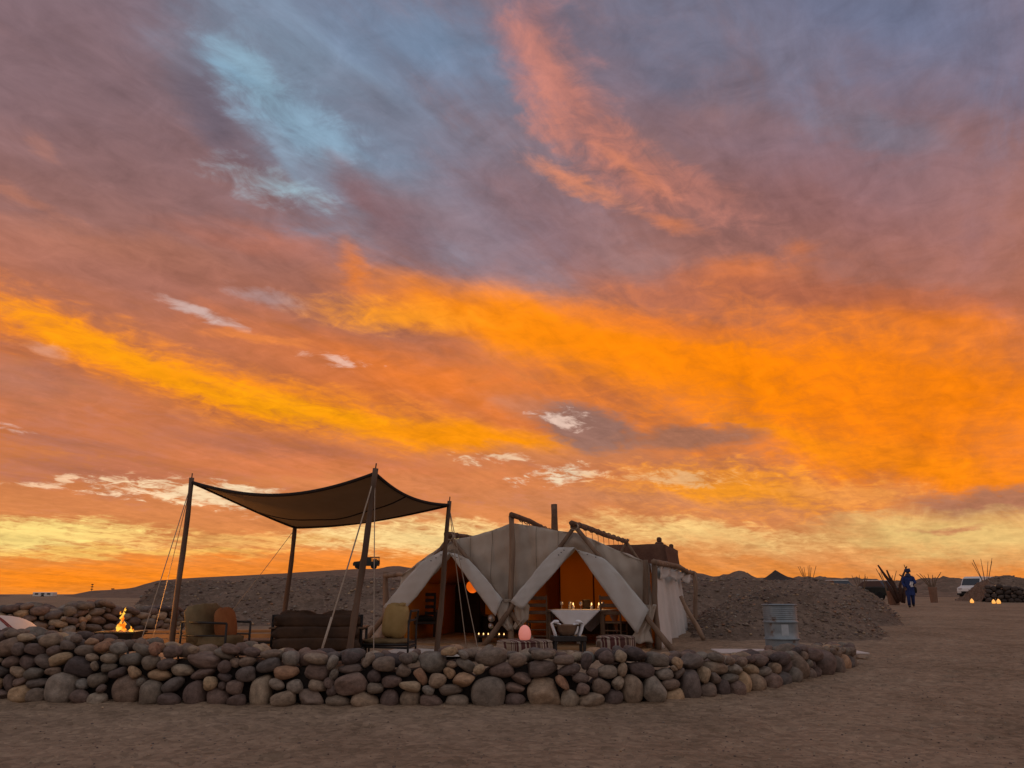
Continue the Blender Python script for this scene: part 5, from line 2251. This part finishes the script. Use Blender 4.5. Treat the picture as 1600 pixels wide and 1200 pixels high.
# ------------------------------------------------------------------ vehicles
def extrude_profile(prof, w, taper=.0, ztop=1.0):
    """side outline (y forward, z up) given width, narrowing towards the roof"""
    n = len(prof)
    vs, fs = [], []
    for s in (-1, 1):
        for y, z in prof:
            k = 1 - taper * max(0, z - .9) / max(.1, ztop - .9)
            vs.append((s * w * k, y, z))
    fs.append(tuple(reversed(range(n))))
    fs.append(tuple(range(n, 2 * n)))
    for i in range(n):
        j = (i + 1) % n
        fs.append((i, j, n + j, n + i))
    return vs, fs


def wheel(t, x, y, r):
    w = MB()
    s = 1 if x > 0 else -1
    prof = [(r * .6, -.11), (r * .93, -.11), (r, -.07), (r, .07), (r * .93, .11), (r * .6, .11)]
    w.lathe(prof, seg=20)
    w.v = [(x + q[2], y + q[0], r + q[1]) for q in w.v]
    o = w.build('wheel', M['tyre'], t, smooth=True, angle=40, local=True)
    h = MB().lathe([(.001, -.06), (r * .6, -.09), (r * .6, .09), (.001, .06)], seg=16)
    h.v = [(x + q[2], y + q[0], r + q[1]) for q in h.v]
    h.build('rim', M['galv'], o, local=True)


def bevel_mesh(o, w=.05):
    md = o.modifiers.new('bevel', 'BEVEL')
    md.width = w
    md.segments = 2
    md.limit_method = 'ANGLE'


# old open jeep on the ridge
jp = P(572, 889.5, 150)
jx = np.interp(jp.x, hx, hz)
jz = float(hill_fn(np.array([[jp.x]]), np.array([[149.5]]))[0, 0]) + .05
jeep = thing('jeep', 'dark old jeep with loaded roof rack standing on the ridge against the sky', 'jeep', (jp.x, 149.5, jz - .05), R(92))
v, f = extrude_profile([(-2.2, .5), (-2.2, 1.15), (-.9, 1.18), (-.85, 1.93), (.70, 1.93), (.95, 1.25), (1.9, 1.15), (2.05, .9), (2.05, .5)], .82, .1, 1.93)
o = MB().add(v, f).build('body', M['dark_paint'], jeep, local=True)
bevel_mesh(o, .06)
for x in (-.75, .75):
    for y in (-1.35, 1.3):
        wheel(jeep, x, y, .42)
for s in (-1, 1):
    MB().bx(s * .80, s * .835, -.05, .60, 1.28, 1.76, b=.01).build('window', M['glass'], jeep, local=True)
    MB().lathe([(.0, 0), (.10, .0), (.11, .04), (0, .05)], c=(s * .5, 0, 0), seg=12).build('headlight', M['galv'], jeep, local=True).location = (0, 2.02, .82)
mb = MB()
for x in (-.78, .78):
    for y in (-2.15, -1.7, -1.2):
        mb.tube([(x, y, 1.05), (x, y, 1.93)], .05, 6)
    mb.tube([(x, -2.15, 1.90), (x, -.8, 1.90)], .05, 6)
for y in (-2.15, -1.2):
    mb.tube([(-.78, y, 1.95), (.78, y, 1.95)], .035, 6)
mb.build('rack', M['iron'], jeep, local=True)
for x0, y0, z0, s in ((-.3, -1.55, 1.16, .6), (.35, -1.7, 1.16, .5), (-.1, -.1, 1.94, .3)):
    MB().bx(x0 - s / 2, x0 + s / 2, y0 - s / 2, y0 + s / 2, z0, z0 + s * .7, b=.04).build('load', M['olive'], jeep, local=True)
mb = MB().lathe([(.2, -.09), (.36, -.1), (.38, 0), (.36, .1), (.2, .09)], seg=18)
mb.v = [(q[0], -2.2 + q[2], 1.05 + q[1]) for q in mb.v]
mb.build('spare_wheel', M['tyre'], jeep, smooth=True, local=True)

jeep.scale = (1.12, 1.12, 1.12)

# white camper trailer far on the left
q = P(69, 936.5, 120)
tr = thing('trailer', 'tiny white box trailer on the plain at the far left', 'trailer', (q.x, 120, float(hill_fn(np.array([[q.x]]), np.array([[120.0]]))[0, 0]) - .05), R(90))
o = MB().bx(-.6, .6, -1.5, 1.5, .35, .95, b=.05).build('body', M['white_paint'], tr, local=True)
for x in (-.5, .5):
    wheel(tr, x, 0, .3)
for y in (-.9, 0, .9):
    MB().bx(.60, .62, y - .25, y + .25, .6, .82).build('window', M['glass'], tr, local=True)
    MB().bx(-.62, -.60, y - .25, y + .25, .6, .82).build('window', M['glass'], tr, local=True)

# mast and small signs on the skyline at the far left
q = P(143, 924, 148)
c = thing('lattice_mast', 'thin mast with dark crosspieces on the skyline at the far left', 'mast', (q.x, 148, q.z - .2))
MB().tube([(0, 0, -1), (0, 0, 1.55)], .05, 5).build('pole', M['iron'], c, local=True)
for z in (.5, .95, 1.35):
    MB().bx(-.22, .22, -.04, .04, z, z + .14).build('crosspiece', M['iron'], c, local=True)
q = P(176, 922, 148)
c = thing('marker_post', 'short marker post with a small flat top on the far left skyline', 'post', (q.x, 148, q.z - .2))
MB().tube([(0, 0, -1), (0, 0, .35)], .05, 5).build('pole', M['iron'], c, local=True)
MB().bx(-.28, .28, -.05, .05, .32, .5).build('plate', M['iron'], c, local=True)


def van(label, loc, rz, roofline=1.95, m='white_paint', group=None, name='van'):
    t = thing(name, label, name, loc, rz, group)
    k = roofline / 1.95
    v, f = extrude_profile([(-2.2, .4), (-2.25, 1.0), (-2.15, 1.85 * k), (-1.9, 1.95 * k), (.55, 1.95 * k), (.95, 1.80 * k), (1.45, 1.15), (2.15, .98), (2.25, .75), (2.2, .4)], .88, .12, 1.95 * k)
    o = MB().add(v, f).build('body', M[m], t, local=True)
    bevel_mesh(o, .08)
    for x in (-.80, .80):
        for y in (-1.35, 1.45):
            wheel(t, x, y, .34)
    kt = 1 - .12 * (1.4 * k - .9) / (1.95 * k - .9)
    for s in (-1, 1):
        for y0, y1 in ((.05, .95), (-.95, -.05), (-1.95, -1.05)):
            MB().bx(s * .875 * kt - .02, s * .875 * kt + .02, y0, y1, 1.12, 1.62 * k, b=.01).build('window', M['glass'], t, local=True)
        MB().bx(s * .86 - .02, s * .86 + .02, .03, .04, .5, 1.7 * k).build('door_seam', M['tyre'], t, local=True)
        mi = MB().bx(s * .93 - .05, s * .93 + .05, 1.0, 1.08, 1.1, 1.32, b=.01).build('mirror', M['tyre'], t, local=True)
        MB().bx(s * .58 - .16, s * .58 + .16, 2.13, 2.24, .80, .97, b=.02).build('headlight', M['silver'], t, local=True)
    ws = MB().grid(lambda a, b: Vector(((a - .5) * 1.45 * (1 - .06 * b), 1.43 - .50 * b * .93 + .02, 1.2 + (1.76 * k - 1.2) * b)), 2, 2).build('windscreen', M['glass'], t, solid=.03, local=True)
    MB().bx(-.5, .5, 2.18, 2.27, .5, .66, b=.01).build('grille', M['tyre'], t, local=True)
    MB().bx(-.86, .86, 2.16, 2.32, .36, .50, b=.02).build('bumper', M['tyre'], t, local=True)
    return t


q = P(1530, 935, 72)
van('white van parked beside the stone edged mound at the far right', (q.x, 72, G(q.x, 72) - .02), R(128))
for px, Y, lb, rz in ((1300, 62, 'dark car with pale roof mostly hidden behind the gravel bank', 12), (1364, 62, 'dark car with pale roof at the low end of the gravel bank', 25)):
    q = P(px, 915, Y)
    t = thing('parked_car', lb, 'car', (q.x, Y, G(q.x, Y) - .02), R(rz), 'cars behind the gravel bank')
    v, f = extrude_profile([(-2.0, .35), (-2.05, .95), (-1.2, 1.02), (1.0, 1.02), (2.0, .85), (2.05, .35)], .82, .1, 1.5)
    bevel_mesh(MB().add(v, f).build('body', M['dark_paint'], t, local=True), .07)
    v, f = extrude_profile([(-1.6, 1.0), (-1.2, 1.42), (.35, 1.42), (.95, 1.0)], .76, .15, 1.42)
    MB().add(v, f).build('cabin', M['glass'], t, local=True)
    MB().bx(-.66, .66, -1.2, .32, 1.425, 1.49, b=.02).build('roof', M['white_paint'], t, local=True)
    for x in (-.74, .74):
        for y in (-1.25, 1.3):
            wheel(t, x, y, .32)

# ------------------------------------------------------------------ dark pointed nomad tent
q = P(1213, 912, 62)
nl = Vector((q.x, 62, G(q.x, 62)))
nt_ = thing('nomad_tent', 'dark pointed nomad tent rising behind the gravel bank', 'tent', nl, .1)
pk = P(1215, 891, 62).z - nl.z


def nomad(a, b):
    x = (a - .5) * 6.0
    y = (b - .5) * 4.6
    r = min(1.0, math.hypot(x / 3.0, y / 2.3))
    z = pk * (.34 + .66 * (1 - r) ** 1.25) - .10 * pk * math.sin(r * 9) * r
    return Vector((x, y, z + .05 * math.sin(x * 2 + y)))


MB().grid(nomad, 36, 30).build('roof', mat('goat_hair', (.045, .036, .03), (.075, .06, .05), 7, .95, .5), nt_, smooth=True, solid=.05, local=True)
for x, y in ((0, 0), (-2.4, -1.8), (2.4, -1.8), (-2.4, 1.8), (2.4, 1.8)):
    z = nomad(x / 6.0 + .5, y / 4.6 + .5).z
    MB().tube([(x, y, 0), (x, y, z)], .05, 6).build('pole', M['pole_dark'], nt_, local=True)
MB().bx(-1.9, 1.5, .4, 1.6, 0, pk * .45, b=.1).build('inner_wall', M['black'], nt_, local=True)

# ------------------------------------------------------------------ bundles of canes in pots along the road
def cane_pot(label, px, py, Y, h, canes, ph=.85, pw=.26):
    p = P(px, py, Y)
    base = Vector((p.x, p.y, G(p.x, p.y) - .03))
    t = thing('cane_planter', label, 'planter', base, 0, 'clay planters with bare canes')
    MB().lathe([(pw * .72, 0), (pw * .85, .05), (pw, ph * .85), (pw * 1.06, ph * .88), (pw * 1.06, ph), (pw * .85, ph), (pw * .8, ph - .1), (.001, ph - .12)], seg=18).build('pot', M['clay'], t, smooth=True, angle=40, local=True)
    k = Y / 1180.0
    for i, (dx, top) in enumerate(canes):
        z = P(px, top, Y).z - base.z
        x = dx * k
        MB().tube([(x * .15, .04 * (i % 3) - .04, ph - .1), (x * .5, .03 * (i % 2), ph + (z - ph) * .5), (x, .1 * (i % 3) - .1, z)], [.030, .026, .016], 5).build('cane', M['reed'], t, local=True)
    return t


def cluster(label, px, Y, basepy, canes):
    """canes stuck in the ground behind a bank"""
    p = P(px, basepy, Y)
    base = Vector((p.x, p.y, G(p.x, p.y)))
    t = thing('cane_bundle', label, 'cane bundle', base, 0, 'bundles of bare canes behind the banks')
    k = Y / 1180.0
    for i, (b, dx, top) in enumerate(canes):
        z = P(px, top, Y).z - base.z
        MB().tube([(b * k * .4, .1 * (i % 3), -.05), (b * k, .1 * (i % 3), z * .55), (dx * k, .15 * (i % 3), z)], [.028, .024, .015], 5).build('cane', M['reed'], t, local=True)
    return t


cluster('fan of thin bare canes above the bank, right of the dark pointed tent', 1264, 56, 910, [(-5, -14, 885), (-4, -10, 884), (-2, -3, 886), (0, 1, 884), (2, 5, 883), (3, 8, 886), (5, 13, 884), (-3, -7, 888)])
cluster('short bare canes above the low end of the gravel bank', 1345, 56, 912, [(-5, -12, 899), (-2, -4, 900), (0, 2, 898), (4, 8, 897), (5, 10, 900), (7, 14, 901)])
cluster('thin canes behind the dark forked branches', 1390, 46, 925, [(-6, -16, 888), (-4, -10, 895), (-2, -6, 893), (6, 14, 892), (4, 9, 899)])
cluster('tall fan of bare canes on the mound beside the white van', 1541, 56, 915, [(-5, -16, 879), (-4, -12, 875), (-3, -10, 874), (-1, -2, 873), (0, 0, 876), (5, 12, 877), (6, 15, 872), (6, 16, 877)])
cane_pot('clay planter of bare canes by the road right of the walking person', 1459, 934, 50, 1.0, [(-22, 897), (-16, 896), (-9, 899), (-5, 897), (3, 898), (8, 901), (13, 897), (16, 894)], ph=.98, pw=.24)
cane_pot('clay planter standing at the foot of the dark forked branches', 1397, 938, 43, 1.0, [(-4, 915), (3, 914)], ph=.75, pw=.30)

# dark forked branches stuck into a heap of earth
q = P(1406, 935, 42)
c = thing('branch_sculpture', 'dark forked dead branches stuck in the ground left of the person', 'branches', (q.x, 42, G(q.x, 42)))
k = 42 / 1180.0


def br(name, pts, rad, seed, parent=c):
    mb = MB()
    mb.tube([((px - 1406) * k, y, P(1406, py, 42).z - G(q.x, 42)) for px, py, y in pts], rad, 8, wob=.3, seed=seed)
    return mb.build(name, M['driftwood'], parent, smooth=True, local=True)


br('branch', [(1406, 940, 0), (1400, 916, .05), (1390, 900, .1), (1381, 883, .1)], [.10, .09, .075, .04], 1)
br('branch', [(1406, 940, .1), (1401, 912, .1), (1395, 902, 0), (1391, 891, -.05)], [.09, .075, .06, .045], 2)
br('branch', [(1406, 940, .0), (1408, 915, -.05), (1414, 898, -.1), (1421, 885, -.1)], [.10, .075, .055, .03], 3)
br('twig', [(1413, 901, -.1), (1410, 899, -.1), (1408, 898, -.1)], [.05, .035, .02], 4)
br('twig', [(1419, 889, -.1), (1418, 885, -.1), (1417, 882, -.1)], [.03, .02, .012], 5)
br('branch', [(1404, 942, .1), (1395, 920, .1), (1390, 908, .15)], [.11, .10, .05], 6)
br('branch', [(1411, 942, .1), (1416, 922, .1), (1420, 910, .15)], [.11, .09, .04], 7)

# ------------------------------------------------------------------ glowing paper lanterns by the far road
for px, py, Y, lb, s in ((1519, 942, 47.5, 'glowing orange lantern on the ground before the white van', .8), (1553, 943, 46.5, 'smaller glowing lantern, left of the close pair before the dark stone edging', .75),
                         (1561, 945, 45.8, 'brighter glowing lantern, right of the close pair before the dark stone edging', .85)):
    p = P(px, py, Y)
    c = thing('paper_lantern', lb, 'lantern', (p.x, p.y, G(p.x, p.y)), 0, 'glowing lanterns by the far road')
    MB().lathe([(.09 * s, 0), (.13 * s, .06 * s), (.135 * s, .13 * s), (.10 * s, .22 * s), (.05 * s, .29 * s), (.012, .33 * s)], seg=16).build('shade', M['lantern_glow'], c, smooth=True, local=True)
    MB().lathe([(.095 * s, -.01), (.10 * s, .015), (.08 * s, .02)], seg=14).build('base', M['clay'], c, local=True)


# ------------------------------------------------------------------ person in blue
pp = P(1425, 949, 38)
pz = G(pp.x, 38)
person = thing('person', 'person in a dark blue robe and turban walking on the far ground', 'person', (pp.x, 38, pz), R(-20))


def skin_body(name, joints, bones, radii, m, parent, sub=2):
    me = bpy.data.meshes.new(name)
    me.from_pydata([joints[k] for k in joints], [(list(joints).index(a), list(joints).index(b)) for a, b in bones], [])
    o = bpy.data.objects.new(name, me)
    COL.objects.link(o)
    o.parent = parent
    sk = o.modifiers.new('skin', 'SKIN')
    lay = me.skin_vertices.new() if not me.skin_vertices else me.skin_vertices[0]
    for i, k in enumerate(joints):
        r0 = radii[k]
        lay.data[i].radius = r0 if hasattr(r0, '__len__') else (r0, r0)
        lay.data[i].use_root = (i == 0)
    sk.use_smooth_shade = True
    sb = o.modifiers.new('sub', 'SUBSURF')
    sb.levels = sub
    sb.render_levels = sub
    me.materials.append(m)
    return o


J = {'pel': (0, 0, .93), 'sp': (0, .01, 1.12), 'ch': (0, .0, 1.32), 'nk': (0, -.01, 1.46), 'hd': (0, -.03, 1.56), 'hd2': (0, -.03, 1.68),
     'hl': (-.09, 0, .88), 'kl': (-.10, -.12, .50), 'al': (-.10, -.02, .10), 'tl': (-.10, -.16, .04),
     'hr': (.09, 0, .88), 'kr': (.10, .04, .49), 'ar': (.10, .22, .14), 'tr': (.10, .12, .04),
     'sl': (-.18, 0, 1.40), 'el': (-.25, .05, 1.13), 'wl': (-.20, -.12, .93), 'gl': (-.19, -.17, .86),
     'sr': (.18, 0, 1.40), 'er': (.26, -.02, 1.14), 'wr': (.16, -.22, 1.12), 'gr': (.12, -.28, 1.12)}
B = [('pel', 'sp'), ('sp', 'ch'), ('ch', 'nk'), ('nk', 'hd'), ('hd', 'hd2'), ('pel', 'hl'), ('hl', 'kl'), ('kl', 'al'), ('al', 'tl'), ('pel', 'hr'), ('hr', 'kr'), ('kr', 'ar'), ('ar', 'tr'),
     ('ch', 'sl'), ('sl', 'el'), ('el', 'wl'), ('wl', 'gl'), ('ch', 'sr'), ('sr', 'er'), ('er', 'wr'), ('wr', 'gr')]
RD = {'pel': (.15, .11), 'sp': (.14, .10), 'ch': (.16, .11), 'nk': .055, 'hd': (.075, .09), 'hd2': (.075, .085), 'hl': .095, 'kl': .062, 'al': .042, 'tl': (.045, .03), 'hr': .095, 'kr': .062, 'ar': .042, 'tr': (.045, .03),
      'sl': .07, 'el': .045, 'wl': .032, 'gl': (.038, .022), 'sr': .07, 'er': .045, 'wr': .032, 'gr': (.038, .022)}
skin_body('body', J, B, RD, M['skin'], person)


def robe(a, b):
    an = a * 2 * math.pi
    prof = [(1.47, .07, .06), (1.42, .18, .10), (1.30, .195, .135), (1.10, .175, .135), (.95, .18, .15), (.80, .185, .165), (.66, .19, .18), (.55, .195, .19)]
    t = b * (len(prof) - 1)
    i = min(int(t), len(prof) - 2)
    w = t - i
    z, rx, ry = [prof[i][j] * (1 - w) + prof[i + 1][j] * w for j in range(3)]
    f = 1 + (.05 + .07 * b) * math.sin(7 * an + 2 * b) * b + .04 * math.sin(12 * an - 3 * b) * b
    sh_ = -.02 + .03 * b
    return Vector((rx * f * math.cos(an), ry * f * math.sin(an) + sh_, z))


MB().grid(robe, 48, 30).build('robe', M['blue_robe'], person, smooth=True, solid=.012, local=True)
for a, b, c0, s in (('sl', 'el', 'wl', 1), ('sr', 'er', 'wr', 1)):
    MB().tube([J[a], tuple((Vector(J[a]) + Vector(J[b])) / 2), J[b], tuple((Vector(J[b]) + Vector(J[c0])) / 2), J[c0]], [.085, .078, .072, .068, .075], 14, wob=.15).build('sleeve', M['blue_robe'], person, smooth=True, local=True)
for a, b, c0, nm in (('hl', 'kl', 'al', 'trouser_leg'), ('hr', 'kr', 'ar', 'trouser_leg')):
    pa, pb, pc = Vector(J[a]), Vector(J[b]), Vector(J[c0])
    MB().tube([pa + Vector((0, 0, .03)), (pa + pb) / 2, pb, (pb + pc) / 2, pc], [.115, .105, .088, .078, .068], 14, wob=.12).build(nm, M['blue_robe'], person, smooth=True, local=True)
    MB().pillow(pc + Vector((0, -.06, -.045 if c0 == 'al' else -.03)), .048, .13, .04, pw=2.6, n=8).build('shoe', M['black'], person, smooth=True, local=True)
mb = MB()
for k in range(6):
    z = 1.645 + .022 * k
    r0 = .118 - .006 * abs(k - 2)
    tl_ = .02 * math.sin(k * 2.1)
    mb.tube([(r0 * math.cos(a), -.03 + r0 * 1.05 * math.sin(a), z + tl_ * math.sin(a + k)) for a in np.linspace(0, 6.2832, 22)], .028, 7)
mb.pillow((0, -.03, 1.73), .10, .11, .06, pw=2.2, n=8)
mb.build('turban', M['turban'], person, smooth=True, local=True)
MB().grid(lambda a, b: Vector((.10 * math.cos(a * math.pi * 2) * (1 + .35 * b), -.03 + .10 * math.sin(a * math.pi * 2) * (1 + .3 * b), 1.55 - .13 * b + .01 * math.sin(a * 30))), 24, 6).build('neck_scarf', M['turban'], person, smooth=True, solid=.01, local=True)
MB().lathe([(.012, 0), (.014, .012), (.005, .035)], c=(0, -.125, 1.565), seg=8).build('nose', M['skin'], person, smooth=True, local=True)
for s in (-1, 1):
    MB().pillow((s * .035, -.112, 1.61), .012, .006, .006, pw=2, n=6).build('eye', M['black'], person, smooth=True, local=True)
for side, g0, dr in (('gl', 'gl', Vector((.01, -.25, -1))), ('gr', 'gr', Vector((-.6, -.7, .05)))):
    g0 = Vector(J[g0])
    dr = dr.normalized()
    sx = dr.cross(Vector((0, 1, .3))).normalized()
    for j in range(4):
        b0 = g0 + sx * (.022 * (j - 1.5))
        ln_ = (.062, .072, .068, .052)[j]
        MB().tube([b0, b0 + dr * ln_ * .5, b0 + dr * ln_ * .8 + Vector((0, -.012, -.006)), b0 + dr * ln_ + Vector((0, -.03, -.012))], [.011, .010, .009, .006], 6).build('finger', M['skin'], person, smooth=True, local=True)
    MB().tube([g0 - dr * .03 + sx * .035, g0 + sx * .055 + dr * .015, g0 + sx * .055 + dr * .045], [.013, .011, .008], 6).build('thumb', M['skin'], person, smooth=True, local=True)
c = thing('shoulder_bag', 'dark bag hanging at the side of the person in blue', 'bag', (0, 0, 0))
mb = MB().pillow((pp.x + .24, 38.02, pz + .80), .10, .07, .14, pw=3.5, seed=4)
mb.build('pouch', M['black'], c, smooth=True)
MB().tube([(pp.x + .24, 37.98, pz + .92), (pp.x + .10, 37.86, pz + 1.2), (pp.x - .08, 37.9, pz + 1.43), (pp.x - .02, 38.12, pz + 1.40), (pp.x + .18, 38.1, pz + 1.1), (pp.x + .24, 38.05, pz + .92)], .012, 5).build('strap', M['black'], c, smooth=True)
c = thing('white_cloth', 'small white cloth held in front of the person in blue', 'cloth', (0, 0, 0))
hand = Vector((pp.x, 38, pz)) + Matrix.Rotation(R(-20), 3, 'Z') @ Vector((.06, -.33, 1.08))
MB().grid(lambda a, b: hand + Vector(((a - .5) * .12 + .02 * math.sin(b * 9), -.02 + .03 * math.sin(a * 11 + b * 3), .10 - b * .24)), 10, 10).build('cloth', M['linen'], c, smooth=True, solid=.012)

# every thing says so itself
for o in COL.objects:
    if o.get('category'):
        o['kind'] = 'thing'
